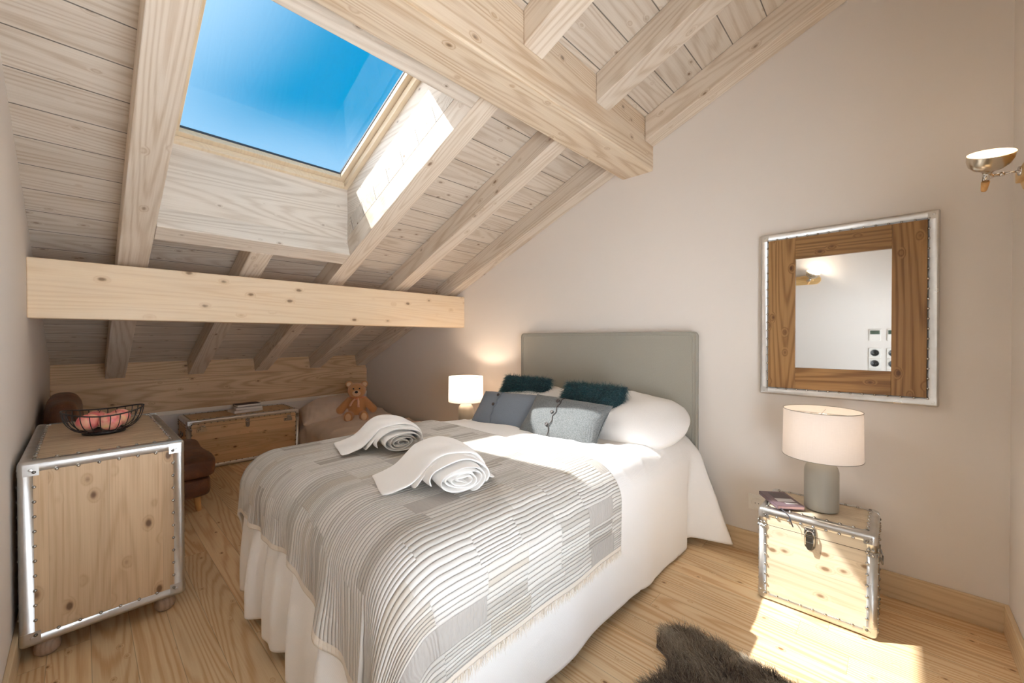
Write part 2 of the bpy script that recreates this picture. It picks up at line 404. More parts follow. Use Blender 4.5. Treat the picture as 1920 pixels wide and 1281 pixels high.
# ------------------------------------------------------------------ room dimensions
YB, YF, XR, XK = 2.992, -.21, .40, -5.874
SL = .407; TH = math.atan(SL); CT, ST = math.cos(TH), math.sin(TH)
zb = lambda X: 2.845 + SL*(X + 1.343)
RM = Matrix(((CT, 0, -ST, -1.343), (0, 1, 0, 0), (ST, 0, CT, 2.845), (0, 0, 0, 1)))      # roof frame: x up the slope, z out of the roof
lx = lambda X, v=0.: (X + 1.343)/CT + v*ST
lz = lambda v: v*CT
V_PL = .18

bm = BM(); box(bm, -6.1, .6, -.4, 3.2, -.1, 0); struct(bmo('floor', bm, M['floor']))
def wallpoly(y0, y1, name, x0=-6.1, x1=.6):
    bm = BM(); prism(bm, [(x0, -.1), (x1, -.1), (x1, zb(x1)+V_PL+.05), (x0, zb(x0)+V_PL+.05)], y0, y1); return struct(bmo(name, bm, M['wall']))
wallpoly(YB, YB+.12, 'wall_back'); wallpoly(YF-.12, YF, 'wall_front')
# right wall with an unseen glazed door added beside the camera for fill daylight
WY0, WY1, WZ1 = .12, 1.50, 2.0
bm = BM()
box(bm, XR, XR+.12, YF, WY0, -.1, 3.8); box(bm, XR, XR+.12, WY1, YB, -.1, 3.8); box(bm, XR, XR+.12, WY0, WY1, WZ1, 3.8); box(bm, XR, XR+.12, WY0, WY1, -.1, .04)
struct(bmo('wall_right', bm, M['wall']))
w2 = thing('added_fill_window', 'unseen glazed door added in the right wall for fill daylight', 'window'); struct(w2)
bm = BM()
for a, b in ((WY0, WY0+.07), ((WY0+WY1)/2-.05, (WY0+WY1)/2+.05), (WY1-.07, WY1)): box(bm, XR+.03, XR+.09, a, b, .04, WZ1)
box(bm, XR+.03, XR+.09, WY0, WY1, .04, .14); box(bm, XR+.03, XR+.09, WY0, WY1, WZ1-.08, WZ1)
bmo('added_window_frame', bm, M['winwood'], w2, bevel=.006)
bm = BM(); box(bm, XR+.058, XR+.062, WY0+.05, WY1-.05, .1, WZ1-.05); bmo('pane', bm, M['glass'], w2)
# knee wall
bm = BM(); box(bm, -6.02, XK-.015, YF, YB, -.1, .60); struct(bmo('wall_left', bm, M['wall']))
bm = BM(); box(bm, XK-.02, XK-.003, YF, YB, .548, .594); struct(bmo('trim_1', bm, M['strip'], bevel=.003))
bm = BM()
prism(bm, [(XK-.02, .93), (XK-.10, .93), (XK-.20, 1.20), (XK-.12, 1.20)], YF, YB)
struct(bmo('trim_2', bm, M['kneewood']))

# ceiling boards (with the skylight hole)
HX0, HX1, HY0, HY1 = -3.31, -1.66, .315, 1.51
M['planks'] = wood('whitewashed ceiling boards', hexc('D9CFC1'), hexc('AE977C'), hexc('75573D'), axis=1, across=0, contrast=.8, knot=.9, krad=.11, ks=.8,
                   plank=.1865/CT, poff=lx(-1.876, V_PL), gap=.0035, gapc=.28, bump=.3, var=.12, wash=(WASH, .38))
bm = BM(); a, b, h0, h1 = lx(-6.05, V_PL), lx(.6, V_PL), lx(HX0, V_PL), lx(HX1, V_PL); z0, z1 = lz(V_PL), lz(V_PL)+.12
box(bm, a, h0, -.35, 3.1, z0, z1); box(bm, h1, b, -.35, 3.1, z0, z1); box(bm, h0, h1, -.35, HY0, z0, z1); box(bm, h0, h1, HY1, 3.1, z0, z1)
struct(bmo('ceiling', bm, M['planks'], mw=RM))

# beams
def beam(name, mat, x0, x1, y0, y1, z0, z1, label):
    bm = BM(); cx, cy, cz = (x0+x1)/2, (y0+y1)/2, (z0+z1)/2
    box(bm, x0-cx, x1-cx, y0-cy, y1-cy, z0-cz, z1-cz)
    o = bmo(name, bm, mat, loc=(cx, cy, cz), bevel=.006, bseg=2); tag(o, label, 'beam', kind='thing'); return o
beam('purlin', M['purlin_y'], -3.745, -3.562, YF, YB, 1.517, 1.863, 'pale honey pine purlin crossing the room below the skylight')
beam('purlin', M['kneewood'], XK-.14, XK, YF, YB, .589, .951, 'low tan pine purlin above the wooden trunk and small bed')
bm = BM(); prism(bm, [(-.128, 2.667-2.9), (.128, 2.667-2.9), (.128, zb(-1.343)+V_PL-.001-2.9), (-.128, zb(-1.599)+V_PL-.001-2.9)], -1.64, 1.64)
o = bmo('purlin', bm, M['ridge_y'], loc=(-1.471, 1.39, 2.9), bevel=.008); tag(o, 'largest overhead pine purlin running from the top edge to the white wall', 'beam', kind='thing')
def rafter(X0, X1, y0, y1, label, cut=True):
    bm = BM(); c = (y0+y1)/2; xm = (lx(X0)+lx(X1))/2
    vs = box(bm, lx(X0)-xm, lx(X1)-xm, y0-c, y1-c, 0, lz(V_PL)-.001)
    for v in vs[4:] if cut else vs[4:5]+vs[7:8]: v.co.x += V_PL*ST          # plumb cut ends
    o = bmo('rafter', bm, M['roofwood'], bevel=.005, mw=RM @ Matrix.Translation((xm, c, 0)))
    return tag(o, label, 'rafter', 'exposed roof rafters', kind='thing')
rafter(-6.06, -1.6005, .165, .315, 'wide whitewashed rafter left of the skylight')
rafter(-6.06, -3.3735, .84, .985, 'short rafter rising to the middle of the skylight header', False)
rafter(-6.06, -1.6005, 1.51, 1.655, 'rafter forming the right side of the skylight')
rafter(-6.06, -1.6005, 2.18, 2.325, 'rafter midway between the skylight and the white wall, below the largest purlin')
rafter(-6.06, -1.6005, 2.85, 2.99, 'rafter against the white wall, below the largest purlin')
rafter(-1.3415, .45, 1.51, 1.655, 'rafter above the largest purlin, farthest from the white wall')
rafter(-1.3415, .45, 2.18, 2.325, 'middle rafter of the three above the largest purlin')
rafter(-1.3415, .45, 2.85, 2.99, 'rafter against the white wall, above the largest purlin')
# skylight: headers and lining boards
def roofbox(name, X0, X1, y0, y1, v0, v1, mat, label):
    bm = BM(); xm = (lx(X0)+lx(X1))/2; c = (y0+y1)/2
    box(bm, lx(X0)-xm, lx(X1)-xm, y0-c, y1-c, lz(v0), lz(v1)); o = bmo(name, bm, mat, bevel=.005, mw=RM @ Matrix.Translation((xm, c, 0)))
    return tag(o, label, 'beam', kind='thing')
roofbox('header', -3.372, -3.232, .3165, 1.5085, 0, .16, M['lining'], 'whitewashed header beam under the lower edge of the skylight')
roofbox('header', -1.735, -1.601, .3165, 1.5085, 0, .17, M['lining'], 'whitewashed header beam along the upper edge of the skylight')
VF = .565
bm = BM(); prism(bm, [(-3.285, 2.20), (-3.285, zb(-3.285)+VF+.06), (-3.34, zb(-3.34)+VF+.06), (-3.34, 2.18)], .29, 1.535)
for v in bm.verts: v.co -= Vector((-3.3, .9, 2.5))
struct(bmo('trim_3', bm, M['lining'], loc=(-3.3, .9, 2.5)))
side = [(-3.31, zb(-3.31)+.182), (-1.62, zb(-1.62)+.182), (-1.62, 3.10), (-2.15, 3.14), (-2.22, zb(-2.22)+VF+.06), (-3.31, zb(-3.31)+VF+.06)]
for nm, y0, y1 in (('trim_4', 1.512, 1.55), ('trim_5', .285, .3155)):
    bm = BM(); prism(bm, side, y0, y1)
    for v in bm.verts: v.co -= Vector((-2.5, (y0+y1)/2, 2.7))
    struct(bmo(nm, bm, M['liningx'], loc=(-2.5, (y0+y1)/2, 2.7)))
bm = BM(); prism(bm, [(-2.2, 3.07), (-1.60, 2.98), (-1.60, 3.12), (-2.2, 3.2)], .28, 1.55)
for v in bm.verts: v.co -= Vector((-2., .9, 3.))
struct(bmo('trim_6', bm, M['lining'], loc=(-2., .9, 3.)))
# window_1: frame, sash, gasket, pane in the roof frame
def ringbox(bm, xa, xb, ya, yb, w, z0, z1):
    box(bm, xa, xa+w, ya, yb, z0, z1); box(bm, xb-w, xb, ya, yb, z0, z1)
    box(bm, xa+w, xb-w, ya, ya+w, z0, z1); box(bm, xa+w, xb-w, yb-w, yb, z0, z1)
win = thing('window_1', 'open view roof window with pale wooden sash', 'window'); struct(win); win.matrix_world = RM
xa, xb, ya, yb = lx(-3.31, VF), lx(-2.145, VF), .338, 1.53
fo = BM(); ringbox(fo, xa, xb, ya, yb, .052, lz(VF), lz(VF)+.045); fo = bmo('frame', fo, M['winwood'], win, bevel=.003)
sa = BM(); ringbox(sa, xa+.03, xb-.03, ya+.03, yb-.03, .058, lz(VF)+.05, lz(VF)+.105); sa = bmo('sash', sa, M['winwood'], win, bevel=.004)
gk = BM(); ringbox(gk, xa+.086, xb-.086, ya+.086, yb-.086, .006, lz(VF)+.085, lz(VF)+.10); bmo('gasket', gk, M['gasket'], sa)
pn = BM(); box(pn, xa+.08, xb-.08, ya+.08, yb-.08, lz(VF)+.094, lz(VF)+.098); bmo('pane', pn, M['glass'], sa)
oc = BM(); ringbox(oc, xa-.03, xb+.03, ya-.03, yb+.03, .09, lz(VF)+.1, lz(VF)+.13); bmo('outer_flashing', oc, M['gasket'], win)

# skirting
bm = BM(); box(bm, -4.0, 4.0, -.0085, .0085, 0, .136); 
def skirt(name, x0, x1, y0, y1, mat):
    bm = BM(); cx, cy = (x0+x1)/2, (y0+y1)/2; box(bm, x0-cx, x1-cx, y0-cy, y1-cy, 0, .136); struct(bmo(name, bm, mat, loc=(cx, cy, 0), bevel=.003))
bm.free()
skirt('baseboard_back', XK, XR, YB-.017, YB, M['base'])
skirt('baseboard_front', XK, XR, YF, YF+.017, M['base'])
skirt('baseboard_right', XR-.017, XR, WY1+.05, YB-.017, M['basey'])

# ------------------------------------------------------------------ trunks
M['trunkl'] = wood('rustic pine long boards x', hexc('E0BF96'), hexc('B48C60'), hexc('5C3A1E'), axis=0, across=2, contrast=.8, knot=.95, krad=.14, ks=1.0, streak=.2, plank=.16, gap=.0006, gapc=.75, bump=.12, rough=.45)
def trunk(root, hx, hy, z0, z1, w, r, seam, mat, topmat=None, cap=.05, sp=.05, seal=True):
    """wooden box with riveted aluminium edging, local origin in the middle of its footprint"""
    def rbox(hx, hy, z0, z1, r, seg=4):
        bm = BM(); box(bm, -hx, hx, -hy, hy, z0, z1)
        bmesh.ops.bevel(bm, geom=bm.edges[:], offset=r, segments=seg, profile=.5, affect='EDGES'); return bm
    def cutz(bm, z, upper):
        bmesh.ops.bisect_plane(bm, geom=bm.verts[:]+bm.edges[:]+bm.faces[:], plane_co=(0, 0, z), plane_no=(0, 0, 1), clear_inner=upper, clear_outer=not upper)
    def edging():
        bm = rbox(hx, hy, z0, z1, r)
        bm.normal_update()
        big = [f for f in bm.faces if max(abs(c) for c in f.normal) > .999 and f.calc_area() > .25*min((hx-r)*(hy-r), (hx-r)*((z1-z0)/2-r), (hy-r)*((z1-z0)/2-r))*4]
        bmesh.ops.inset_individual(bm, faces=big, thickness=w-r, depth=0)
        bmesh.ops.delete(bm, geom=big, context='FACES'); return bm
    def body(mats):
        d = .003; bm = rbox(hx-d, hy-d, z0+d, z1-d, r, 3)
        for f in bm.faces:
            f.material_index = 1 if abs(f.normal.z) > .9 and topmat else 0
        return bm
    mats = [mat] + ([topmat] if topmat else [])
    parts = [('body', None)] if seam is None else [('body', False), ('lid', True)]
    for nm, up in parts:
        bm = body(mats); bm.normal_update()
        for f in bm.faces: f.material_index = 1 if abs(f.normal.z) > .9 and topmat else 0
        if up is not None: cutz(bm, seam + (.0012 if up else -.0012), up)
        p = bmo(nm, bm, mats, root, smooth=35, recalc=False, wn=True)
        bm = edging()
        if up is not None: cutz(bm, seam + (.0008 if up else -.0008), up)
        e = bmo('metal_edging', bm, M['alu'], p, smooth=35, recalc=False, wn=True)
        s_ = e.modifiers.new('thick', 'SOLIDIFY'); s_.thickness = .0024; s_.offset = -1
    if seam is not None:
        bm = BM(); d = .006; box(bm, -hx+d, hx-d, -hy+d, hy-d, seam-.006, seam+.006); bmo('seam_lining', bm, M['dark'], root)
    bm = BM()
    def riv(p, n):
        p = Vector(p); q = Vector((0, 0, 1)).rotation_difference(Vector(n)).to_matrix().to_4x4()
        lathe(bm, [(.0072, 0), (.0066, .003), (.004, .0052), (0, .006)], 8, mat=Matrix.Translation(p) @ q)
    e = w - .009
    def line(a, b, n, skip=None):
        a, b = Vector(a), Vector(b); L = (b-a).length; k = max(2, round(L/sp))
        for i in range(k+1): riv(a.lerp(b, i/k), n)
    for sx in (-1, 1):
        X = sx*hx
        for y in (-hy+e, hy-e): line((X, y, z0+e), (X, y, z1-e), (sx, 0, 0))
        for z in (z0+e, z1-e): line((X, -hy+e, z), (X, hy-e, z), (sx, 0, 0))
    for sy in (-1, 1):
        Y = sy*hy
        for x in (-hx+e, hx-e): line((x, Y, z0+e), (x, Y, z1-e), (0, sy, 0))
        for z in (z0+e, z1-e): line((-hx+e, Y, z), (hx-e, Y, z), (0, sy, 0))
    for x in (-hx+e, hx-e): line((x, -hy+e, z1), (x, hy-e, z1), (0, 0, 1))
    for y in (-hy+e, hy-e): line((-hx+e, y, z1), (hx-e, y, z1), (0, 0, 1))
    if seam is not None:
        for dz in (-.011, .011):
            for sx in (-1, 1):
                for sy in (-1, 1):
                    for q in (.35*w, .7*w): riv((sx*(hx-q), sy*hy, seam+dz), (0, sy, 0)); riv((sx*hx, sy*(hy-q), seam+dz), (sx, 0, 0))
    bmo('rivets', bm, M['rivet'], root)
    for sx in (-1, 1):
        for sy in (-1, 1):
            for z, sz in ((z0, -1), (z1, 1)):
                bm = BM(); x, y = sx*hx, sy*hy; o_ = .0009
                box(bm, *sorted((x+sx*o_, x-sx*cap)), *sorted((y+sy*o_, y-sy*cap)), *sorted((z+sz*o_, z-sz*cap)))
                cn = Vector((x+sx*o_, y+sy*o_, z+sz*o_))
                ed = [q for q in bm.edges if all(sum(abs(v.co[i]-cn[i]) < 1e-6 for i in range(3)) >= 1 for v in q.verts) and sum(abs((q.verts[0].co[i]+q.verts[1].co[i])/2-cn[i]) < 1e-6 for i in range(3)) == 2]
                bmesh.ops.bevel(bm, geom=ed, offset=r, segments=4, profile=.5, affect='EDGES')
                # screw
                for n in ((sx, 0, 0), (0, sy, 0)):
                    n = Vector(n); p = cn - Vector((sx, sy, sz))*(cap*.62); p = p*1
                    for i in range(3):
                        if n[i]: p[i] = cn[i]
                    q = Vector((0, 0, 1)).rotation_difference(n).to_matrix().to_4x4()
                    lathe(bm, [(.007, 0), (.006, .002), (0, .0028)], 10, mat=Matrix.Translation(p) @ q)
                bmo('corner_cap', bm, M['alu'], root, smooth=35, wn=True)

def latch(root, x, y, z, s=1.):
    """draw-bolt latch on the front (-y) face"""
    bm = BM()
    prism(bm, [(x-.022*s, z+.045*s), (x+.022*s, z+.045*s), (x+.024*s, z+.012*s), (x-.024*s, z+.012*s)], y-.003, y, 'XZ')
    prism(bm, [(x-.024*s, z+.006*s), (x+.024*s, z+.006*s), (x+.022*s, z-.045*s), (x+.010*s, z-.062*s), (x-.010*s, z-.062*s), (x-.022*s, z-.045*s)], y-.003, y, 'XZ')
    box(bm, x-.013*s, x+.013*s, y-.013, y-.003, z-.03*s, z+.006*s)
    for dx in (-.016*s, .016*s):
        for dz in (.036*s, -.036*s): lathe(bm, [(.004*s, 0), (.003*s, .002), (0, .003)], 8, mat=Matrix.Translation((x+dx, y-.003, z+dz)) @ Matrix.Rotation(pi/2, 4, 'X'))
    L = bmo('latch', bm, M['steel'], root, bevel=.001)
    bm = BM()
    tube(bm, [(x-.017*s, y-.012, z-.035*s), (x-.018*s, y-.014, z+.01*s), (x-.012*s, y-.014, z+.032*s), (x, y-.013, z+.037*s), (x+.012*s, y-.014, z+.032*s), (x+.018*s, y-.014, z+.01*s), (x+.017*s, y-.012, z-.035*s)], .003*s, 8)
    bmo('latch_loop', bm, M['chrome'], L)
    bm = BM(); prism(bm, [(x-.016*s, z-.02*s), (x+.016*s, z-.02*s), (x+.009*s, z-.058*s), (x-.009*s, z-.058*s)], y-.018, y-.013, 'XZ')
    bmo('latch_lever', bm, M['steel'], L, bevel=.0015)

def side_handle(root, x, z, sx):
    bm = BM()
    for dy in (-.05, .05): box(bm, *sorted((x, x+sx*.006)), dy-.012, dy+.012, z-.02, z+.02)
    tube(bm, [(x+sx*.006, -.05, z), (x+sx*.014, -.05, z-.03), (x+sx*.014, .05, z-.03), (x+sx*.006, .05, z)], .004, 8)
    bmo('side_handle', bm, M['steel'], root, bevel=.001)

NSL = 'pine and aluminium bedside trunk with front latch, '
ns = thing('bedside_trunk', NSL + 'right of the bed under the mirror', 'bedside table', (-.29, 2.68, 0), 0, 'bedside trunks')
trunk(ns, .24, .19, .004, .492, .046, .020, .405, M['trunkx'], M['trunkx'])
latch(ns, -.012, -.19, .40)
side_handle(ns, .24, .34, 1)
dup(ns, NSL + 'behind the left side of the bed', (-3.12, 2.655, 0))

dr = thing('storage_trunk', 'tall pine trunk cabinet with riveted aluminium edges at the left wall', 'cabinet', (-3.245, .086, 0))
trunk(dr, .565, .277, .078, .874, .056, .017, None, M['trunkv'], M['trunktop'], cap=.062, sp=.062)
for sx in (-1, 1):
    for sy in (-1, 1):
        bm = BM(); lathe(bm, [(0, 0), (.028, .001), (.04, .014), (.043, .034), (.038, .055), (.03, .064), (.036, .07), (.036, .0785), (0, .0785)], 24)
        bmo('foot', bm, M['footwood'], dr, loc=(sx*.50, sy*.2, 0))

lt = thing('long_trunk', 'long low pine trunk with three latches below the tan purlin', 'trunk', (-5.60, 1.287, 0), pi/2)
trunk(lt, .548, .268, .004, .537, .052, .014, .455, M['trunkl'], M['trunkl'], sp=.055)
latch(lt, 0, -.268, .452, .9)
for x in (-.42, .42):
    bm = BM(); y = -.268
    box(bm, x-.045, x+.045, y-.003, y, .405, .44); box(bm, x-.012, x+.03, y-.012, y-.002, .425, .475); box(bm, x-.03, x+.012, y-.016, y-.01, .418, .432)
    tube(bm, [(x-.002, y-.014, .47), (x+.02, y-.02, .462), (x+.034, y-.02, .45)], .004, 8)
    bmo('latch', bm, M['chrome'], lt, bevel=.001)
side_handle(lt, -.548, .37, -1)

# ------------------------------------------------------------------ books
def book(name, w, d, h, cover, label, loc, rotz, page='paper', group=None, extra=None):
    r = thing(name, label, 'book', loc, rotz, group); t = .0025
    bm = BM(); box(bm, -w/2, w/2, -d/2, d/2, 0, t); box(bm, -w/2, w/2, -d/2, d/2, h-t, h); box(bm, -w/2, -w/2+t, -d/2, d/2, 0, h)
    bmo('cover', bm, M[cover], r, bevel=.0008)
    bm = BM(); box(bm, -w/2+t, w/2-.004, -d/2+.003, d/2-.003, t, h-t); bmo('pages', bm, M[page], r)
    return r
BG = 'books on the long trunk'
book('book', .21, .30, .028, 'coverw', 'pale book at the bottom of the stack on the long trunk', (-5.60, 1.33, .5372), .12, group=BG)
book('book', .20, .27, .025, 'coverw', 'pale book in the middle of the stack on the long trunk', (-5.62, 1.36, .5657), -.08, group=BG)
book('book', .17, .24, .026, 'coverd', 'dark brown book on top of the stack on the long trunk', (-5.66, 1.36, .5912), .05, group=BG)
nb = book('notebook', .135, .21, .018, 'coverp', 'plum notebook with ribbon marker lying on the bedside trunk', (-.448, 2.625, .4985), .62, page='pinkedge')
nb['category'] = 'notebook'
bm = BM(); box(bm, -.03, .055, .005, .085, .0178, .0186); c_ = bmo('cover_print', bm, M['coverdp'], nb)
bm = BM(); box(bm, -.035, .05, -.045, .0, .0178, .0187); bmo('cover_print', bm, M['coverg'], nb)
bm = BM(); box(bm, -.01, .05, -.075, -.055, .0178, .0186); bmo('cover_print', bm, M['coverg'], nb)
bm = BM()
pts = [(-.05, -.09, .008), (-.05, -.105, .005), (-.049, -.14, .001), (-.046, -.158, -.002), (-.042, -.168, -.012), (-.036, -.172, -.035), (-.026, -.172, -.062)]
for p, q in zip(pts[:-1], pts[1:]):
    v = [bm.verts.new((p[0]-.003, p[1], p[2])), bm.verts.new((p[0]+.003, p[1], p[2])), bm.verts.new((q[0]+.003, q[1], q[2])), bm.verts.new((q[0]-.003, q[1], q[2]))]
    bm.faces.new(v)
bmesh.ops.remove_doubles(bm, verts=bm.verts, dist=1e-5)
o = bmo('ribbon_marker', bm, M['ribbon'], nb); s_ = o.modifiers.new('t', 'SOLIDIFY'); s_.thickness = .001

# ------------------------------------------------------------------ lamps
def point(name, loc, power, col, r, parent=None):
    l = bpy.data.lights.new(name, 'POINT'); l.energy = power; l.color = col; l.shadow_soft_size = r
    o = bpy.data.objects.new(name, l); COL.objects.link(o); o.location = loc
    if parent: o.parent = parent
    return o
LAMPW = [.62, 6.5]; SCON = [.9, 2.2]
WARM = (1., .80, .62)
def table_lamp(label, loc, power):
    r = thing('table_lamp', label, 'lamp', loc, 0, 'bedside table lamps')
    bm = BM(); prof = [(0, 0), (.07, 0), (.0745, .004), (.075, .01), (.075, .195)]
    for i in range(1, 9):
        a = i/8*pi/2*.86; prof.append((.075-.05*(1-math.cos(a)), .195+.062*math.sin(a)))
    prof += [(.028, .259), (0, .259)]
    lathe(bm, prof, 56); bmo('lamp_base', bm, M['lampbase'], r, smooth=40)
    bm = BM(); lathe(bm, [(.012, .255), (.012, .30), (.017, .302), (.017, .34), (0, .342)], 20); bmo('bulb_holder', bm, M['plastic'], r)
    bm = BM(); lathe(bm, [(.173, .278), (.169, .524)], 72)
    s_ = bmo('lamp_shade', bm, M['shade'], r, recalc=False)
    for z, R_ in ((.278, .1732), (.524, .1693)):
        bm = BM(); tube(bm, [(R_*math.cos(a*2*pi/64), R_*math.sin(a*2*pi/64), z) for a in range(64)], .0016, 6, True); bmo('shade_rim', bm, M['pipe'], s_)
    bm = BM(); tube(bm, [(.169*math.cos(a), .169*math.sin(a), .505) for a in (0, pi)], .0018, 6); tube(bm, [(.169*math.cos(a), .169*math.sin(a), .505) for a in (pi/2, -pi/2)], .0018, 6)
    tube(bm, [(0, 0, .34), (0, 0, .505)], .003, 6)
    bmo('shade_frame', bm, M['chrome'], s_)
    bm = BM(); ball(bm, (0, 0, .375), (.028, .028, .036)); bmo('bulb', bm, M['bulb'], r)
    point('lamp_light', (0, 0, .43), power, WARM, .03, r)
    return r
table_lamp('grey ceramic lamp with linen drum shade on the bedside trunk below the mirror', (-.278, 2.685, .4925), LAMPW[0])
table_lamp('grey ceramic lamp with glowing drum shade beyond the left side of the bed', (-3.10, 2.62, .4925), LAMPW[1])

# ------------------------------------------------------------------ wall lamps
def sconce_head(parent, at, axis, sc_, bend, power, lr=.025):
    """chrome cup with a bulb, wooden grip and jointed arm; at = cup centre, axis = mouth direction, bend = wall joint"""
    A = Vector(axis).normalized(); q = Vector((0, 0, 1)).rotation_difference(A).to_matrix().to_4x4(); T = Matrix.Translation(at) @ q @ Matrix.Scale(sc_, 4)
    bm = BM()
    prof = [(.016, -.085), (.02, -.075), (.03, -.066), (.056, -.056), (.076, -.036), (.087, -.008), (.09, .022)]
    lathe(bm, prof, 48, mat=T)
    c = bmo('cup', bm, M['cup'], parent, recalc=False)
    bm = BM(); lathe(bm, [(r_-.0018, z_+.0012) for r_, z_ in prof], 48, mat=T); lathe(bm, [(.0882, .0225), (.09, .022)], 48, mat=T)
    bmo('cup_lining', bm, M['cupin'], c, recalc=False)
    bm = BM(); lathe(bm, [(0, -.125), (.013, -.124), (.0175, -.09), (.0185, -.075), (0, -.07)], 24, mat=T); bmo('socket', bm, M['chrome'], c)
    bm = BM(); lathe(bm, [(0, -.178), (.009, -.176), (.0125, -.168), (.0168, -.124), (0, -.123)], 24, mat=T); bmo('grip', bm, M['legwood'], c)
    bm = BM(); ball(bm, T @ Vector((0, 0, -.012)), .03*sc_); bmo('bulb', bm, M['bulb'], c)
    bm = BM(); p0 = T @ Vector((0, 0, -.098)); p1 = Vector(bend); mid = p0.lerp(p1, .45)
    tube(bm, [p0, mid], .007, 10); tube(bm, [mid, p1], .0045, 10); ball(bm, mid, .0095, 12, 8); ball(bm, p0.lerp(p1, .12), .0105, 12, 8)
    lathe(bm, [(0, 0), (.018, 0), (.018, .006), (0, .008)], 16, mat=Matrix.Translation(p1) @ Vector((0, 0, 1)).rotation_difference((p0-p1).normalized()).to_matrix().to_4x4())
    bmo('arm', bm, M['chrome'], parent)
    point('sconce_light', T @ Vector((0, 0, .045)), power, (1., .86, .72), lr, parent)
sc = thing('wall_lamp', 'chrome cup wall lamp on a wooden bar at the right edge', 'wall lamp', (XR, 2.40, 2.045), 0, 'chrome wall lamps')
bm = BM()
prism(bm, [(-.22, -.055), (.19, -.055), (.235, -.02), (.235, .02), (.19, .055), (-.22, .055)], -.03, 0, 'YZ')
bmo('wooden_bar', bm, M['barwood'], sc, bevel=.006)
bm = BM(); box(bm, -.046, -.03, -.2, .21, -.022, .022); bmo('wooden_rail', bm, M['barwood'], sc, bevel=.004)
sconce_head(sc, (-.130, .05, .058), (.07, -.50, .83), .74, (-.046, .10, .0), SCON[0])
s2 = thing('wall_lamp', 'chrome cup wall lamp on a rounded wooden bar reflected in the mirror', 'wall lamp', (-.80, YF, 2.10), 0, 'chrome wall lamps')
bm = BM()
pr = [(-.32, -.054), (.10, -.054)] + [(.10+.054*math.sin(a), -.054*math.cos(a)) for a in [i/10*pi for i in range(1, 10)]] + [(.10, .054), (-.32, .054)]
prism(bm, pr, 0, .026, 'XZ'); bmo('wooden_bar', bm, M['barwood'], s2, bevel=.004)
bm = BM(); box(bm, -.30, .08, .026, .04, -.016, .016); bmo('wooden_rail', bm, M['barwood'], s2, bevel=.003)
sconce_head(s2, (.085, .125, .06), (.42, .35, .84), .8, (.03, .04, -.01), SCON[1])

# thermostats and sockets on the front wall (seen in the mirror), socket by the bed
def plate_parts(r, w, h, kind):
    bm = BM(); box(bm, -w/2, w/2, 0, .010, -h/2, h/2); p = bmo('faceplate', bm, M['plastic'], r, bevel=.003)
    if kind == 'thermostat':
        bm = BM(); box(bm, -w/2+.008, w/2-.008, .010, .0115, h*.06, h/2-.012); bmo('display', bm, M['lcd'], p)
        bm = BM(); box(bm, -w/2+.012, w/2-.012, .010, .012, -h*.16, -h*.12); bmo('button_strip', bm, M['plastic'], p)
    else:
        bm = BM(); lathe(bm, [(.037, 0), (.037, .003), (.034, .003), (.0325, .0012), (0, .001)], 36, mat=Matrix.Translation((0, .010, 0)) @ Matrix.Rotation(-pi/2, 4, 'X')); bmo('socket_well', bm, M['plasticd' if kind == 'dark' else 'plastic'], p)
        bm = BM()
        for dx in (-.0095, .0095): lathe(bm, [(.0028, 0), (.0028, .0015), (0, .0015)], 10, mat=Matrix.Translation((dx, .011, -.002)) @ Matrix.Rotation(-pi/2, 4, 'X'))
        bmo('contact_holes', bm, M['plasticd'] if kind != 'dark' else M['chrome'], p)
for i, x in enumerate((-.16, -.01)):
    q = ('left', 'right')[i]
    t_ = thing('thermostat', 'white wall thermostat with green display, %s in the mirror' % ('fully visible' if i == 0 else 'cut by the frame'), 'thermostat', (x, YF, 1.425), 0, 'thermostats'); plate_parts(t_, .098, .13, 'thermostat')
    for z, nm in ((1.225, 'upper'), (1.105, 'middle'), (.985, 'lowest')):
        t_ = thing('wall_socket', '%s dark socket %s, seen in the mirror' % (nm, 'below the fully visible thermostat' if i == 0 else 'below the thermostat cut by the frame'), 'socket', (x, YF, z), 0, 'dark sockets'); plate_parts(t_, .104, .108, 'dark')
t_ = thing('wall_socket', 'white wall socket beside the bedside trunk near the notebook', 'socket', (-.64, YB, .332), pi); plate_parts(t_, .10, .098, 'white')

# ------------------------------------------------------------------ mirror
mr = thing('wall_mirror', 'brown pine wall mirror with riveted aluminium border above the lamp', 'mirror', (-.2275, YB, 1.545))
W2, H2, bw = .392, .498, .048
bm = BM(); box(bm, -W2, W2, -.045, 0, -H2, H2); bm.normal_update()
bmesh.ops.bevel(bm, geom=bm.edges[:], offset=.011, segments=4, profile=.5, affect='EDGES'); bm.normal_update()
f = max((f for f in bm.faces if f.normal.y < -.99), key=lambda f: f.calc_area())
bmesh.ops.inset_individual(bm, faces=[f], thickness=bw-.011, depth=0); bmesh.ops.delete(bm, geom=[f], context='FACES')
o = bmo('metal_border', bm, M['alu'], mr, smooth=35, recalc=False, wn=True); s_ = o.modifiers.new('t', 'SOLIDIFY'); s_.thickness = .003; s_.offset = -1
ix, iz, gx0, gx1, gz0, gz1 = W2-bw+.004, H2-bw+.004, -.2085, .2155, -.327, .327
def mpart(nm, x0, x1, z0, z1, mat):
    bm = BM(); cx, cz = (x0+x1)/2, (z0+z1)/2; box(bm, x0-cx, x1-cx, -.0425, -.012, z0-cz, z1-cz); bmo(nm, bm, mat, mr, loc=(cx, 0, cz), bevel=.002)
mpart('stile', -ix, gx0, -iz, iz, M['mirrorz']); mpart('stile', gx1, ix, -iz, iz, M['mirrorz'])
mpart('rail', gx0, gx1, gz1, iz, M['mirrorx']); mpart('rail', gx0, gx1, -iz, gz0, M['mirrorx'])
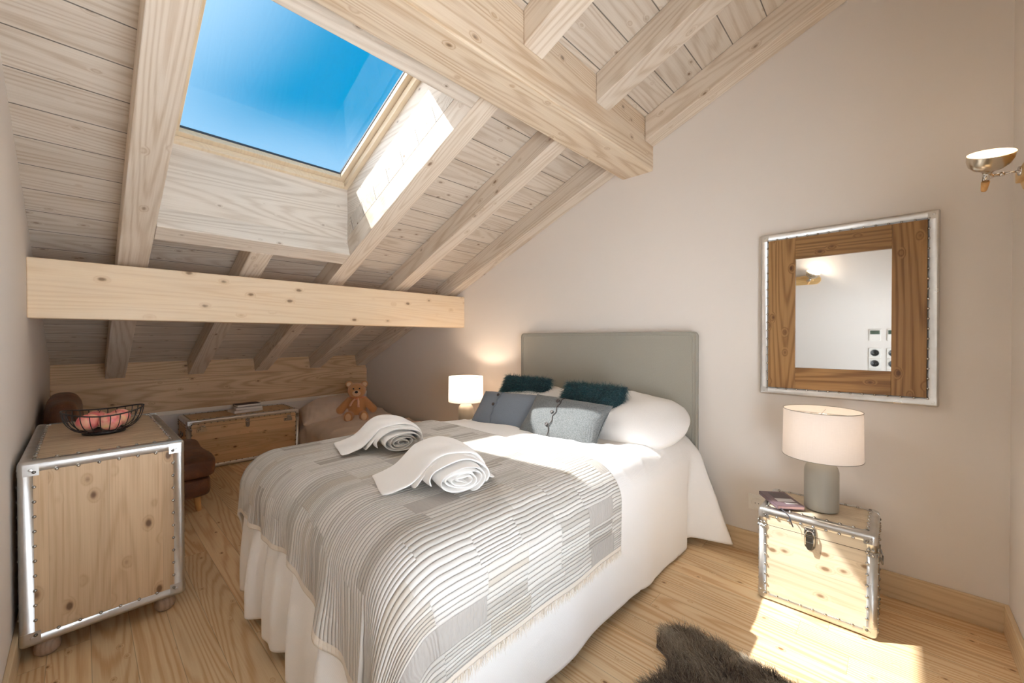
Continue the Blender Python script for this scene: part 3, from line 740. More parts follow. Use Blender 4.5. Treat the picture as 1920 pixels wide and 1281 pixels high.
bm = BM(); box(bm, gx0-.005, gx1+.005, -.030, -.026, gz0-.005, gz1+.005); bmo('mirror_glass', bm, M['mirror'], mr)
bm = BM()
for sx in (-1, 1):
    for i in range(19): lathe(bm, [(.006, 0), (.0055, .0025), (.0032, .0042), (0, .0048)], 8, mat=Matrix.Translation((sx*(W2-bw+.008), -.045, -H2+bw-.008+i*(2*H2-2*bw+.016)/18)) @ Matrix.Rotation(pi/2, 4, 'X'))
for sz in (-1, 1):
    for i in range(1, 14): lathe(bm, [(.006, 0), (.0055, .0025), (.0032, .0042), (0, .0048)], 8, mat=Matrix.Translation((-W2+bw-.008+i*(2*W2-2*bw+.016)/14, -.045, sz*(H2-bw+.008))) @ Matrix.Rotation(pi/2, 4, 'X'))
bmo('rivets', bm, M['rivet'], mr)
for sx in (-1, 1):
    for sz in (-1, 1):
        bm = BM(); box(bm, *sorted((sx*(W2+.001), sx*(W2-.045))), -.046, -.001, *sorted((sz*(H2+.001), sz*(H2-.045))))
        cn = Vector((sx*(W2+.001), -.046, sz*(H2+.001)))
        ed = [q for q in bm.edges if sum(abs((q.verts[0].co[i]+q.verts[1].co[i])/2-cn[i]) < 1e-6 for i in range(3)) == 2]
        bmesh.ops.bevel(bm, geom=ed, offset=.011, segments=4, profile=.5, affect='EDGES')
        lathe(bm, [(.006, 0), (.005, .002), (0, .0028)], 10, mat=Matrix.Translation((sx*(W2-.022), -.046, sz*(H2-.022))) @ Matrix.Rotation(pi/2, 4, 'X'))
        bmo('corner_cap', bm, M['alu'], mr, smooth=35, wn=True)

# ------------------------------------------------------------------ soft shapes
def cushion_bm(a, b, T, pinch=.07, seed=0, n=28, wr=.006, p=3.2, rnd=0.):
    bm = BM(); idx = {}
    for side in (1, -1):
        for j in range(n+1):
            for i in range(n+1):
                u = -1+2*i/n; v = -1+2*j/n
                edge = i in (0, n) or j in (0, n)
                if edge and side == -1: idx[(side, i, j)] = idx[(1, i, j)]; continue
                u2, v2 = math.sin(u*pi/2)*.35+u*.65, math.sin(v*pi/2)*.35+v*.65
                x = a*u2*(1-pinch*(1-v2*v2)); y = b*v2*(1-pinch*(1-u2*u2))
                if rnd: x *= (1-rnd)+rnd*math.sqrt(1-v2*v2/2); y *= (1-rnd)+rnd*math.sqrt(1-u2*u2/2)
                t = max(0, (1-abs(u2)**p)*(1-abs(v2)**p))**.5
                w = noise2(u*3+seed, v*3, seed)*wr*t
                cr = noise2(u*9+seed, v*2.2, seed+3)*wr*.7*(1-t)*t*3
                idx[(side, i, j)] = bm.verts.new((x, y, side*(T/2*t)+w+cr))
    for side in (1, -1):
        for j in range(n):
            for i in range(n):
                q = [idx[(side, i, j)], idx[(side, i+1, j)], idx[(side, i+1, j+1)], idx[(side, i, j+1)]]
                f = bm.faces.new(q if side == 1 else q[::-1]); f.smooth = True
    return bm
def strands(P, N, length, lift, comb, width, levels=4, droop=.3, jit=.35, tone=.5, tonevar=.25, clump=None):
    """ribbon hairs rooted at P with normals N -> verts, faces, tones"""
    n = len(P); L = length*rng.uniform(.6, 1.15, n)
    D = N*lift + comb + rng.normal(0, jit, (n, 3)); D /= np.linalg.norm(D, axis=1)[:, None]
    side = np.cross(D, rng.normal(0, 1, (n, 3))); side /= np.linalg.norm(side, axis=1)[:, None]
    V = []; curl = rng.normal(0, .12, (n, 3))
    for k in range(levels+1):
        t = k/levels
        c = P + D*(L*t)[:, None] + curl*(L*t*t)[:, None]; c[:, 2] -= droop*L*t*t
        w = width*(1-t*.85)
        V += [c-side*w/2, c+side*w/2]
    V = np.stack(V, 1).reshape(-1, 3); m = 2*(levels+1)
    base = (np.arange(n)*m)[:, None]
    F = np.concatenate([base + np.array([2*k, 2*k+1, 2*k+3, 2*k+2]) for k in range(levels)], 0)
    tn = np.clip((tone if np.isscalar(tone) else tone) + rng.normal(0, tonevar, n), 0, 1)
    T = np.repeat(tn, m) + np.tile(np.repeat(np.linspace(-.15, .2, levels+1), 2), n)
    return V, F, np.clip(T, 0, 1)
def fur_mesh(name, base_bm, P, N, tone0, mat, parent=None, **k):
    base_bm.verts.index_update()
    bv = np.array([v.co[:] for v in base_bm.verts]); bf = [[v.index for v in f.verts] for f in base_bm.faces]; base_bm.free()
    V, F, T = strands(P, N, **k)
    me = bpy.data.meshes.new(name)
    me.from_pydata(np.concatenate([bv, V]).tolist(), [], bf + (F+len(bv)).tolist())
    at = me.attributes.new('tone', 'FLOAT', 'POINT'); at.data.foreach_set('value', np.concatenate([np.full(len(bv), tone0), T]).astype(np.float32))
    for p in me.polygons: p.use_smooth = True
    return link(name, me, mat, parent)
def sample(bm, n):
    fs = [f for f in bm.faces]; A = np.array([f.calc_area() for f in fs]); pick = rng.choice(len(fs), n, p=A/A.sum())
    P = np.zeros((n, 3)); N = np.zeros((n, 3))
    for i, q in enumerate(pick):
        f = fs[q]; vs = [v.co for v in f.verts]; a, b = rng.uniform(0, 1, 2)
        p = vs[0].lerp(vs[1], a).lerp((vs[3] if len(vs) > 3 else vs[2]).lerp(vs[2], a), b)
        P[i] = p; N[i] = f.normal
    return P, N

# ------------------------------------------------------------------ the bed
class Drape:
    def __init__(s, x0, x1, y0, y1, top, r, fold, seed, corner=.0):
        s.x0, s.x1, s.y0, s.y1, s.top, s.r, s.fold, s.seed = x0, x1, y0, y1, top, r, fold, seed
    def __call__(s, a, b, off=0., amp=1.):
        r = s.r; cx = min(max(a, s.x0+r), s.x1-r); cy = min(max(b, s.y0+r), s.y1)
        ex, ey = a-cx, b-cy; L = math.hypot(ex, ey)
        zt = s.top + s.crown(a, b)
        if L < 1e-9: return Vector((cx, cy, zt+off))
        dx, dy = ex/L, ey/L
        if L < r*pi/2: o, d = r*math.sin(L/r), r*(1-math.cos(L/r)); nz = math.cos(L/r)
        else: o, d = r, r+(L-r*pi/2); nz = 0.
        h = math.sqrt(max(0, 1-nz*nz))
        per = (cy-s.y0) if abs(dy) < 1e-6 else (-(math.atan2(-dy, abs(dx)))*.28 - (0 if abs(dx) > 1e-6 else (s.x1-cx)))
        o2 = o + s.fold(per, d, dx, dy, cx, cy)*amp
        return Vector((cx+dx*(o2+off*h*1.5), cy+dy*(o2+off*h*1.5), zt-d+off*nz))
    def crown(s, a, b):
        return .012*noise2(a*2.2, b*2.2, s.seed) + .02*(1-min(1, abs((a-(s.x0+s.x1)/2)/((s.x1-s.x0)/2))**2))
class BedDrape(Drape):
    def crown(s, a, b):
        z = .010*noise2(a*2.2, b*2.2, s.seed) + .012*(1-min(1, abs((a-(s.x0+s.x1)/2)/((s.x1-s.x0)/2))**2))
        z -= .036*sm(b, 1.9, 2.35)
        w = sm(b, 1.76, 1.95)
        if w > 0: z += w*(.010*(1-abs(noise2(a*4.2+b*2, b*3.0-a, 31)))**3 + .008*(1-abs(noise2(a*7-b*5, b*6+a*3, 14)))**4 - .008)
        return z
BX0, BX1, BY0, BY1 = -2.63, -.985, .60, 2.90
def bedfold(per, d, dx, dy, cx, cy):
    g = sm(d, .06, .62)
    foot = -dy if dy < 0 else 0.
    f = math.sin(per*21+.6)+.55*math.sin(per*37+2.1)+.35*math.sin(per*11)
    rt = math.sin(per*9+1.)+.5*math.sin(per*17+.4)
    o = g*(foot*(.032*f+.03) + (1-foot)*(.007*rt-.004))
    if dx > .5 and cy > 2.6: o += sm(cy, 2.79, 2.9)*max(0, d-.06)*.37 - .035*g*math.exp(-((cy-2.775)/.028)**2)
    return o
bd = BedDrape(BX0, BX1, BY0, BY1, .762, .15, bedfold, 3)
bed = thing('double_bed', 'double bed with tall grey upholstered headboard against the white wall', 'bed', (-1.81, 1.8, 0))
def rel(o, p=(-1.81, 1.8, 0)):
    o.location = Vector(o.location) - Vector(p) if True else 0
bm = BM(); box(bm, -.76, .76, -1.06, 1.10, .10, .36); o = bmo('bed_base', bm, M['headb'], bed, bevel=.02)
bm = BM(); box(bm, -.77, .77, -1.07, 1.11, .362, .62); o = bmo('mattress', bm, M['cotton'], bed, bevel=.05, bseg=4)
for x in (-.66, .66):
    for y in (-.95, 1.0):
        bm = BM(); lathe(bm, [(0, 0), (.028, 0), (.034, .1), (0, .1)], 20); bmo('leg', bm, M['legwood'], bed, loc=(x, y, 0))
# headboard
HB0, HB1 = -2.628+1.81, -1.004+1.81
bm = BM(); box(bm, HB0, HB1, 2.925-1.8, 2.990-1.8, 0, 1.438)
ed = [e for e in bm.edges if abs(e.verts[0].co.y-e.verts[1].co.y) > .01 and e.verts[0].co.z > 1]
bmesh.ops.bevel(bm, geom=ed, offset=.03, segments=6, profile=.5, affect='EDGES')
hb = bmo('headboard', bm, M['headb'], bed, smooth=40, bevel=.006, bseg=3)
def rrect(x0, x1, z0, z1, r, y):
    p = [(x0, y, z0)]
    for cx, cz, a0 in ((x0+r, z1-r, pi), (x1-r, z1-r, pi/2)):
        p += [(cx+r*math.cos(a0-i/6*pi/2), y, cz+r*math.sin(a0-i/6*pi/2)) for i in range(7)]
    return p + [(x1, y, z0)]
for y in (2.9235, 2.972):
    bm = BM(); tube(bm, rrect(HB0-.001, HB1+.001, 0.02, 1.439, .031, y-1.8), .0042, 8); bmo('piping', bm, M['headb'], hb)
bm = BM(); tube(bm, rrect(HB0+.022, HB1-.022, 0.02, 1.417, .025, 2.9245-1.8), .0025, 6); bmo('stitch_seam', bm, M['headb'], hb)

def sheet(name, drape, s0, s1, t0, t1, nu, nv, off, mat, thick, warp=None, uvs=True, parent=None):
    f = lambda u, v: drape(*(warp(s0+(s1-s0)*u, t0+(t1-t0)*v) if warp else (s0+(s1-s0)*u, t0+(t1-t0)*v)), off)
    return grid(name, f, nu, nv, mat, parent, thick, uv=(lambda u, v: (s0+(s1-s0)*u, t0+(t1-t0)*v)) if uvs else None)
# white bedspread: over the top and down three sides
inx = .15; LW = inx*pi/2 + (.762-.15-.05)
def bwarp(a, b):
    # shorten the overhang at the corners and at the flared head corner so the hem stays near the floor
    cx = min(max(a, BX0+inx), BX1-inx); cy = max(b, BY0+inx)
    ex, ey = a-cx, b-cy; L = math.hypot(ex, ey)
    if L > 0:
        m = max(abs(ex), abs(ey)); k = m/L
        if ex > 0 and b > 2.5: k *= 1-.05*sm(b, 2.75, 2.8)
        a, b = cx+ex*k, cy+ey*k
    return a, b
bs = sheet('bedspread', bd, BX0+inx-LW, BX1-inx+LW, BY0+inx-LW, BY1, 210, 240, 0., M['cotton'], .006, bwarp)
tag(bs, 'white cotton bedspread hanging to the floor around the double bed', 'bedspread')
# patchwork coverlet over the foot end
CL = .33
def cwarp(a, b):
    y0 = BY0+inx
    return a, (y0 + (b-y0)*(1+.55*sm(a, -1.75, -1.1)) if b < y0 else b)
cv = sheet('coverlet', bd, BX0+inx-.36, BX1-inx+.47, BY0+inx-.36, 1.78, 280, 250, .022, M['coverlet'], .010, cwarp)
tag(cv, 'grey and white pleated patchwork coverlet across the foot of the bed', 'coverlet')

FP, FN = [], []
for t in np.linspace(BY0+inx-.30, 1.775, 420):
    p = bd(BX1-inx+.468, t, .024); FP.append(p[:])
FP = np.repeat(np.array(FP), 3, 0) + rng.normal(0, .0015, (1260, 3))
V_, F_, T_ = strands(FP, np.tile([0., 0., -1.], (1260, 1)), length=.032, lift=1., comb=np.zeros(3), width=.0022, droop=.1, jit=.1, levels=3)
me = bpy.data.meshes.new('fringe'); me.from_pydata(V_.tolist(), [], F_.tolist()); fo_ = link('fringe', me, M['strip'], cv)
def top_z(x, y, off=.022): return bd(x, y, off).z
# white pillows against the headboard
def place(o, loc, tilt, yaw=0, roll=0):
    o.rotation_euler = Euler((tilt, roll, yaw), 'XYZ'); o.location = loc; return o
for nm, x, sd, z in (('white pillow behind the right teal fur cushion', -1.39, 5, .822), ('white pillow behind the left teal fur cushion', -2.29, 8, .822)):
    bm = cushion_bm(.44, .29, .27, .0, sd, 34, .016, 2.2, .75)
    o = bmo('pillow', bm, M['pillowc']); place(o, (x, 2.625, z), .42, .02 if x > -2 else -.02)
    tag(o, nm, 'pillow', 'white bed pillows')
def furcushion(label, loc, tilt, yaw, roll, seed):
    bm = cushion_bm(.255, .20, .13, .02, seed, 18, .004, 3.)
    bm.normal_update(); P, N = sample(bm, 15000)
    o = fur_mesh('fur_cushion', bm, P, N, .1, M['tealfur'], None, length=.04, lift=.75, comb=np.array([0., -.55, 0.]), width=.0022, droop=.12, jit=.28, tone=.45, tonevar=.2, levels=3)
    place(o, loc, tilt, yaw, roll); return tag(o, label, 'cushion', 'teal fur cushions')
furcushion('teal long fur cushion behind the blue grey cushion', (-2.33, 2.59, .882), 1.06, .02, 0, 2)
furcushion('teal long fur cushion behind the grey felt cushion', (-1.62, 2.53, .880), 1.02, .03, 0, 6)
def buttoned(label, loc, tilt, yaw, roll, mat, seed, a, b, xb, nb):
    r = thing('button_cushion', label, 'cushion', loc, 0, 'buttoned cushions'); r.rotation_euler = Euler((tilt, roll, yaw), 'XYZ')
    bm = cushion_bm(a, b, .15, .06, seed, 30, .007, 3.)
    prof = lambda x, y: .075*max(0, (1-abs(x/a)**3)*(1-abs(y/b)**3))**.5
    bmo('cushion_cover', bm, mat, r)
    bm = BM(); pts = [(xb+.006*math.sin(t*14), b*t*.93, prof(xb, b*t*.95)+.003) for t in np.linspace(-.96, .96, 26)]
    tube(bm, pts, .0028, 6); bmo('placket_edge', bm, M['btn'] if mat is M['greyc'] else mat, r)
    bm = BM()
    for t in np.linspace(-.93, .93, 22): pass
    tube(bm, [(a*.93*math.cos(q) if 0 else (-a*.955 if q < .5 else a*.955), b*.93*s_, .0) for q in (1,) for s_ in np.linspace(-1, 1, 16)], .004, 6); bmo('side_piping', bm, mat, r)
    for k in range(nb):
        y = b*(.62-.55*k); bm = BM()
        lathe(bm, [(0, .004), (.007, .0042), (.0085, .006), (.011, .0055), (.0125, .003), (.0125, 0), (0, 0)], 20)
        nz = Vector((0, .1, 1)).normalized()
        bmo('button', bm, M['btn'], r, loc=(xb-.026, y, prof(xb-.026, y)+.002))
    return r
buttoned('blue grey cotton cushion with two dark buttons left of the felt cushion', (-2.20, 2.265, .828), .90, .08, -.02, M['bluec'], 4, .305, .165, -.06, 2)
buttoned('grey felt cushion with a dark button placket at the middle of the bed', (-1.635, 2.235, .838), .86, .02, .03, M['greyc'], 9, .315, .172, -.03, 3)

# ------------------------------------------------------------------ towels
def towel(label, loc, yaw, seed, sc=1.):
    r = thing('rolled_towel', label, 'towel', loc, yaw, 'rolled white towels'); r.scale = (sc, sc, sc)
    rd = random.Random(seed)
    def sweep(name, path, th, x0, x1, nx, ex=0., sub=1, wob=.004):
        path = [Vector((0, p[0], p[1])) for p in path]; n = len(path); bm = BM(); rows = []
        for k in range(nx+1):
            t = k/nx; row = []
            for i, p in enumerate(path):
                tg = (path[min(i+1, n-1)]-path[max(i-1, 0)]).normalized(); nm = Vector((0, -tg.z, tg.y))
                edge = min(1., min(t, 1-t)*nx/1.2+.45); e2 = min(1, min(i, n-1-i)/1.5+.5)
                h = th/2*edge*e2
                x = x0+(x1-x0)*t + (ex*math.sin(i*.55+seed)+wob*2*math.sin(i*.31+seed*2))*(2*t-1)
                w = wob*math.sin(i*.7+k*1.3+seed)
                row.append((bm.verts.new(Vector((x, 0, 0))+p+nm*(h+w)), bm.verts.new(Vector((x, 0, 0))+p+nm*(w-h))))
            rows.append(row)
        for k in range(nx):
            for i in range(n-1):
                a, b, c, d = rows[k][i], rows[k+1][i], rows[k+1][i+1], rows[k][i+1]
                bm.faces.new((a[0], b[0], c[0], d[0])); bm.faces.new((a[1], d[1], c[1], b[1]))
        for k in range(nx):
            for i in (0, n-1):
                a, b = rows[k][i], rows[k+1][i]; bm.faces.new((a[0], a[1], b[1], b[0]) if i == 0 else (a[0], b[0], b[1], a[1]))
        for i in range(n-1):
            for k in (0, nx):
                a, b = rows[k][i], rows[k][i+1]; bm.faces.new((a[0], b[0], b[1], a[1]) if k == 0 else (a[0], a[1], b[1], b[0]))
        return bmo(name, bm, M['terry'], r, smooth=180, sub=sub)
    A, B, zc = .122, .062, .064
    sp = []
    for i in range(92):
        th = i/91*4.1*2*pi; q = .13+.80*(i/91); sp.append((A*q*math.cos(-th-.6)*1.0, zc+B*q*math.sin(-th-.6)))
    sweep('roll', sp, .0125, -.20, .205, 5, .006)
    o = .013
    def arc(da, a0, a1, n): return [((A+da)*math.cos(a0+(a1-a0)*i/n), zc+(B+da)*math.sin(a0+(a1-a0)*i/n)) for i in range(n+1)]
    p2 = arc(.010, -.55, 3.5, 26)
    sweep('wrap', p2, .017, -.205, .165, 6, .003)
    p3 = [(A+.075, .012), (A+.05, .016), (A+.032, .035)] + arc(.027, .12, 2.35, 18)
    l = p3[-1]
    p3 += [(l[0]-.035, l[1]-.035), (l[0]-.066, l[1]-.066), (l[0]-.095, l[1]-.088), (l[0]-.13, max(.016, l[1]-.099)), (l[0]-.17, .015), (l[0]-.205, .013)]
    sweep('flap', p3, .021, -.215, .09, 8, .0, 2, .003)
    p4 = [(y_, z_+0) for y_, z_ in arc(.014, .3, 2.5, 14)]
    l = p4[-1]; p4 += [(l[0]-.04, l[1]-.045), (l[0]-.075, max(.012, l[1]-.09))]
    sweep('inner_fold', p4, .014, -.2, .112, 5, .0, 1, .003)
    return r
towel('rolled white towel on the coverlet nearer the camera', (-1.37, 1.06, top_z(-1.37, 1.06)+.003), -.34, 1, .92)
towel('rolled white towel on the coverlet farther from the camera', (-2.00, 1.17, top_z(-2.00, 1.17)+.003), -.26, 5, .90)

# ------------------------------------------------------------------ small bed in the alcove
cb = thing('small_bed', 'low single bed in the eaves alcove under the beige bedding', 'bed', (-4.85, 2.45, 0))
bm = BM(); box(bm, -.88, .84, -.43, .46, .03, .10); bmo('bed_base', bm, M['kneewood'], cb, bevel=.01)
bm = BM(); box(bm, -.87, .82, -.42, .45, .101, .235); bmo('mattress', bm, M['beigec'], cb, bevel=.04, bseg=4)
def cfold(per, d, dx, dy, cx, cy):
    return sm(d, .02, .2)*.018*(math.sin(per*19)+.6*math.sin(per*33+1)) + .02
class CD(Drape):
    def crown(s, a, b):
        return .03*noise2(a*3.4, b*3.4, 21) + .02*(1-abs(noise2(a*6+b*3, b*5-a*2, 5)))**3 + .045*sm(a, -4.9, -5.4) + .03*math.sin((b-2.0)*3.2)
cdr = CD(-5.80, -3.95, 1.90, 2.93, .335, .10, cfold, 4)
o = sheet('duvet', cdr, -5.80+.1-.1, -3.95-.1+.3, 1.90+.1-.34, 2.93, 120, 90, 0, M['beigec'], .02)
tag(o, 'crumpled beige duvet spread over the small bed in the alcove', 'duvet')
bm = cushion_bm(.36, .31, .30, .02, 13, 40, .03, 2.4)
o = place(bmo('pillow', bm, M['beigec']), (-5.48, 2.26, .44), .12, 1.35, -.18); tag(o, 'puffy beige pillow beside the teddy bear on the small bed', 'pillow')

# ------------------------------------------------------------------ teddy bear
tb = thing('teddy_bear', 'tan plush teddy bear with peach bow sitting on the beige bedding', 'teddy bear', (-5.13, 2.475, .348), math.radians(62)); tb.scale = (1.08, 1.08, 1.08)
bm = BM()
ball(bm, (0, 0, .14), (.108, .092, .14)); ball(bm, (0, -.01, .06), (.115, .1, .07)); ball(bm, (0, -.02, .335), (.105, .095, .098)); ball(bm, (0, -.05, .305), (.085, .07, .06))
for s_ in (-1, 1):
    ball(bm, (s_*.088, .0, .415), (.043, .024, .043))
    for t in np.linspace(0, 1, 7): ball(bm, Vector((s_*.085, -.005, .225)).lerp(Vector((s_*.185, -.05, .115)), t), .043 + .006*t, 12, 8)
    for t in np.linspace(0, 1, 7): ball(bm, Vector((s_*.06, -.03, .055)).lerp(Vector((s_*.085, -.20, .045)), t), .05 + .006*t, 12, 8)
    ball(bm, (s_*.086, -.225, .062), (.048, .04, .062))
o = bmo('body', bm, M['bear'], tb)
q = o.modifiers.new('remesh', 'REMESH'); q.mode = 'VOXEL'; q.voxel_size = .0075; q.use_smooth_shade = True
q = o.modifiers.new('smooth', 'SMOOTH'); q.iterations = 6; q.factor = .5
bm = BM(); ball(bm, (0, -.115, .318), (.046, .036, .036)); bmo('muzzle', bm, M['bearl'], tb)
bm = BM(); ball(bm, (0, -.148, .335), (.019, .012, .015)); bmo('nose', bm, M['nose'], tb)
for s_ in (-1, 1):
    bm = BM(); ball(bm, (s_*.034, -.110, .372), .0095); bmo('eye', bm, M['nose'], tb)
    bm = BM(); ball(bm, (s_*.088, -.016, .415), (.028, .014, .028)); bmo('inner_ear', bm, M['bearl'], tb)
    bm = BM(); ball(bm, (s_*.086, -.262, .062), (.032, .008, .044)); bmo('paw_pad', bm, M['bearl'], tb)
bw_ = thing('x', '', ''); bpy.data.objects.remove(bw_)
bm = BM(); tube(bm, [(.082*math.cos(a), -.02+.075*math.sin(a), .262) for a in np.linspace(0, 2*pi, 24, endpoint=False)], .010, 8, True); ball(bm, (0, -.105, .258), (.02, .014, .014))
bmo('ribbon', bm, M['bowd'], tb)
def strip(bm, pts, w):
    prev = None
    for p in pts:
        a, b = bm.verts.new((p[0]-w/2, p[1], p[2])), bm.verts.new((p[0]+w/2, p[1], p[2]))
        if prev: bm.faces.new((prev[0], prev[1], b, a))
        prev = (a, b)
for pts in ([(-.005, -.108, .258), (-.035, -.118, .235), (-.06, -.118, .20), (-.075, -.11, .165)], [(.012, -.108, .256), (.02, -.118, .22), (.018, -.118, .185), (.022, -.118, .15)]):
    bm = BM(); strip(bm, pts, .026); o = bmo('bow_tail', bm, M['bow'], tb, smooth=180); q = o.modifiers.new('t', 'SOLIDIFY'); q.thickness = .003

# ------------------------------------------------------------------ leather chair
ch = thing('leather_chair', 'brown leather folding lounge chair on wooden legs behind the tall trunk', 'chair', (-4.52, .30, 0))
def puff(nm, x0, x1, y0, y1, z0, z1, r, parent, seed, amp=.012):
    bm = BM(); box(bm, x0, x1, y0, y1, z0, z1)
    bmesh.ops.subdivide_edges(bm, edges=bm.edges[:], cuts=9, use_grid_fill=True)
    c = Vector(((x0+x1)/2, (y0+y1)/2, (z0+z1)/2)); h = Vector(((x1-x0)/2, (y1-y0)/2, (z1-z0)/2))
    for v in bm.verts:
        d = v.co-c; inner = Vector([min(max(d[i], -(h[i]-r)), h[i]-r) for i in range(3)]); e = d-inner
        if e.length > r: e = e.normalized()*r
        q = inner+e; bul = 1
        for i in range(3): bul *= (1-(abs(q[i])/h[i])**4*.5)
        q.z *= 1+.08*bul
        n = noise2(q.x*6+seed, q.y*6+q.z*8, seed)*amp
        v.co = c+q+(e.normalized() if e.length else Vector((0, 0, 1)))*n
    return bmo(nm, bm, M['leather'], parent, smooth=180, sub=1)
puff('seat_cushion', -.50, .52, -.30, .46, .275, .435, .055, ch, 2)
puff('lower_cushion', -.48, .50, -.30, .43, .115, .29, .06, ch, 5)
bk = puff('backrest', -.50, .50, -.09, .09, -.30, .30, .08, ch, 9, .016); bk.location = (0, -.375, .665); bk.rotation_euler = (.09, 0, 0)
for x in (-.38, .40):
    for y in (-.36, .345):
        bm = BM(); tube(bm, [(x, y-.012, .13), (x+.012, y, 0)], [.026, .019], 16); bmo('leg', bm, M['legwood'], ch)

# ------------------------------------------------------------------ wire fruit bowl and fruit
fb = thing('fruit_bowl', 'black wire fruit bowl on top of the tall trunk cabinet', 'bowl', (-3.23, .085, .8745))
def bowlp(t, a):
    rr = .085 + .080*math.sin(t*pi/2)**1.0; z = .014 + .108*(1-math.cos(t*pi/2))**.9
    z += .012*t*t*math.cos(2*a + pi)          # rim lifts at the two ends
    return Vector((rr*math.cos(a)*(1+.0*t), rr*math.sin(a), z))
bm = BM(); tube(bm, [bowlp(1, k*2*pi/64) for k in range(64)], .0038, 8, True); bmo('rim', bm, M['black'], fb)
for k in range(26):
    a = (k+.5)*2*pi/26; bm = BM(); tube(bm, [bowlp(t, a) for t in np.linspace(0, 1, 9)], .0023, 6); bmo('wire', bm, M['black'], fb)
bm = BM(); lathe(bm, [(.085, .0), (.088, .0), (.088, .018), (.085, .018), (.085, 0)], 48); bmo('base_ring', bm, M['black'], fb)
bm = BM(); lathe(bm, [(.086, .012), (.086, .0145), (0, .0145)], 40); bmo('base_plate', bm, M['steel'], fb)
def fruit(label, loc, r, tilt, yaw):
    o = thing('apple', label, 'apple', loc, 0, 'red and yellow apples'); o.rotation_euler = (tilt, 0, yaw)
    prof = []
    for i in range(19):
        t = i/18*pi; q = r*(1+.07*math.cos(t)); x = q*math.sin(t); z = -q*math.cos(t)*.92
        if i > 13: z -= r*.16*((i-13)/5)**2*1.6
        if i < 4: z += r*.05*(4-i)/4
        prof.append((max(x, 0) if 0 < i < 18 else 0, z))
    bm = BM(); lathe(bm, prof, 32); bmo('skin', bm, M['apple'], o)
    bm = BM(); tube(bm, [(0, 0, r*.52), (.002, 0, r*.75), (.006, 0, r*.95)], .0015, 6); bmo('stem', bm, M['stem'], o)
    return o
fruit('red apple at the left end of the wire bowl', (-3.215, .022, .943), .049, -.5, 1.9)
fruit('rosy apple at the middle front of the wire bowl', (-3.165, .108, .941), .0485, -1.2, 1.5)
fruit('pale pink apple at the right end of the wire bowl', (-3.262, .146, .948), .0495, .5, .6)
fruit('red apple at the back of the wire bowl', (-3.305, .058, .947), .0485, .3, 2.6)

# ------------------------------------------------------------------ sheepskin
out = [(-.84, 1.90), (-.79, 1.985), (-.70, 2.0), (-.55, 1.985), (-.40, 1.965), (-.25, 1.945), (-.12, 1.90), (-.06, 1.80), (-.07, 1.70), (-.12, 1.62), (-.12, 1.4), (-.10, 1.2), (-.13, 1.05), (-.2, .92), (-.33, .86), (-.5, .87), (-.66, .93), (-.75, 1.05), (-.79, 1.2), (-.80, 1.4), (-.77, 1.55), (-.73, 1.68), (-.755, 1.76), (-.83, 1.80)]
out = [(x+.055, y-.03) for x, y in out]
def inside(x, y):
    c = False; n = len(out)
    for i in range(n):
        (x1, y1), (x2, y2) = out[i], out[i-1]
        if (y1 > y) != (y2 > y) and x < (x2-x1)*(y-y1)/(y2-y1)+x1: c = not c
    return c
bm = BM(); prism(bm, out, .001, .014, 'XY'); bmesh.ops.triangulate(bm, faces=bm.faces[:])
P = []
while len(P) < 52000:
    x, y = rng.uniform(-.80, .02), rng.uniform(.82, 1.99)
    if inside(x, y) and (y > 1.3 or rng.uniform() < .35): P.append((x, y, .012))
P = np.array(P); N = np.tile([0., 0., 1.], (len(P), 1))
def vn(A, f, sd): return np.array([noise2(a*f, b*f, sd) for a, b, _ in A])
cl1, cl2, tn = vn(P, 22, 3), vn(P, 22, 8), vn(P, 9, 12)
comb = np.stack([-.35+.55*cl1, .15+.55*cl2, np.zeros(len(P))], 1)
sk = fur_mesh('sheepskin_rug', bm, P, N, .15, M['sheep'], None, length=.062, lift=.62, comb=comb, width=.0026, droop=.42, jit=.16, tone=.5+.3*tn, tonevar=.16, levels=4)
tag(sk, 'dark brown sheepskin rug on the floorboards right of the bed', 'rug')

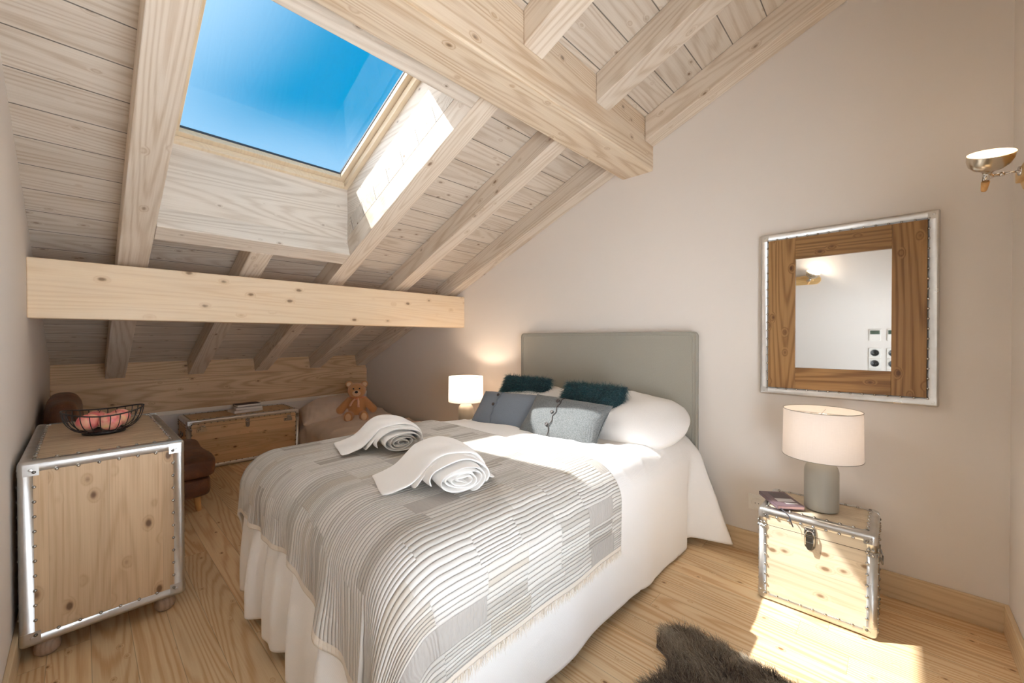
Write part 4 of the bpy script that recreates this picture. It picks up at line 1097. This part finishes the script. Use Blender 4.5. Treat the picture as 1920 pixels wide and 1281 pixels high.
# ------------------------------------------------------------------ light, sky, camera
w = bpy.data.worlds.new('sky'); S.world = w; w.use_nodes = True
g = G.__new__(G); g.nt = w.node_tree; g.nt.nodes.clear(); g.out = g.nt.nodes.new('ShaderNodeOutputWorld')
SUN = Vector((-.75, -.51, 1.)).normalized()
SKY = dict(deep=hexc('0383B2'), pale=hexc('A4C6DF'), horizon=8., solar=6.)
dv = g.n('TexCoord').outputs['Generated']
dz = g.xyz(dv)[2]
sd = g.n('VectorMath', {0: dv, 1: tuple(SUN)}, operation='DOT_PRODUCT').outputs['Value']
glow = g.step(sd, .70, .86)
core = g.n('VectorMath', {0: dv, 1: (-.845, .305, .44)}, operation='DOT_PRODUCT').outputs['Value']
deep = g.mix(glow, (*SKY['deep'], 1), (*SKY['pale'], 1))
low = g.step(dz, .47, .35)
deep = g.mix(g.mul(low, .55), deep, (*SKY['pale'], 1))
haze = g.step(dz, .30, .02)
sky = g.mix(haze, deep, (SKY['horizon']*.95, SKY['horizon']*.99, SKY['horizon']*1.05, 1))
sky = g.mix(g.step(sd, .86, .99), sky, (SKY['solar'], SKY['solar'], SKY['solar'], 1))
bg = g.n('Background', {'Color': sky, 'Strength': 1.})
g.nt.links.new(bg.outputs[0], g.out.inputs[0])
sl = bpy.data.lights.new('sun', 'SUN'); sl.energy = 6.; sl.angle = math.radians(.6); sl.color = (1., .98, .94)
so = bpy.data.objects.new('sun', sl); COL.objects.link(so); so.rotation_euler = (-SUN).to_track_quat('-Z', 'Y').to_euler(); so.location = (-4, -2, 6)

yaw, pitch, roll, fpx = .7557, -.0090, -.0015, 760.96
cy, sy = math.cos(yaw), math.sin(yaw)
F = Vector((-sy, cy, 0)); R = Vector((cy, sy, 0)); U = Vector((0, 0, 1))
F, U = F*math.cos(pitch)+U*math.sin(pitch), U*math.cos(pitch)-F*math.sin(pitch)
R, U = R*math.cos(roll)+U*math.sin(roll), U*math.cos(roll)-R*math.sin(roll)
cam = bpy.data.cameras.new('camera'); cam.sensor_width = 36; cam.sensor_fit = 'HORIZONTAL'; cam.lens = fpx/1920*36; cam.clip_start = .02
co_ = bpy.data.objects.new('camera', cam); COL.objects.link(co_)
co_.matrix_world = Matrix(((R.x, U.x, -F.x, 0), (R.y, U.y, -F.y, 0), (R.z, U.z, -F.z, 1.4), (0, 0, 0, 1)))
S.camera = co_
S.view_settings.view_transform = 'Standard'; S.view_settings.look = 'None'; S.view_settings.gamma = 1; S.view_settings.use_curve_mapping = False
S.view_settings.exposure = .76
S.cycles.use_denoising = True
S.cycles.max_bounces = 14; S.cycles.diffuse_bounces = 8; S.cycles.transparent_max_bounces = 12; S.cycles.sample_clamp_indirect = 12
bpy.context.view_layer.update()
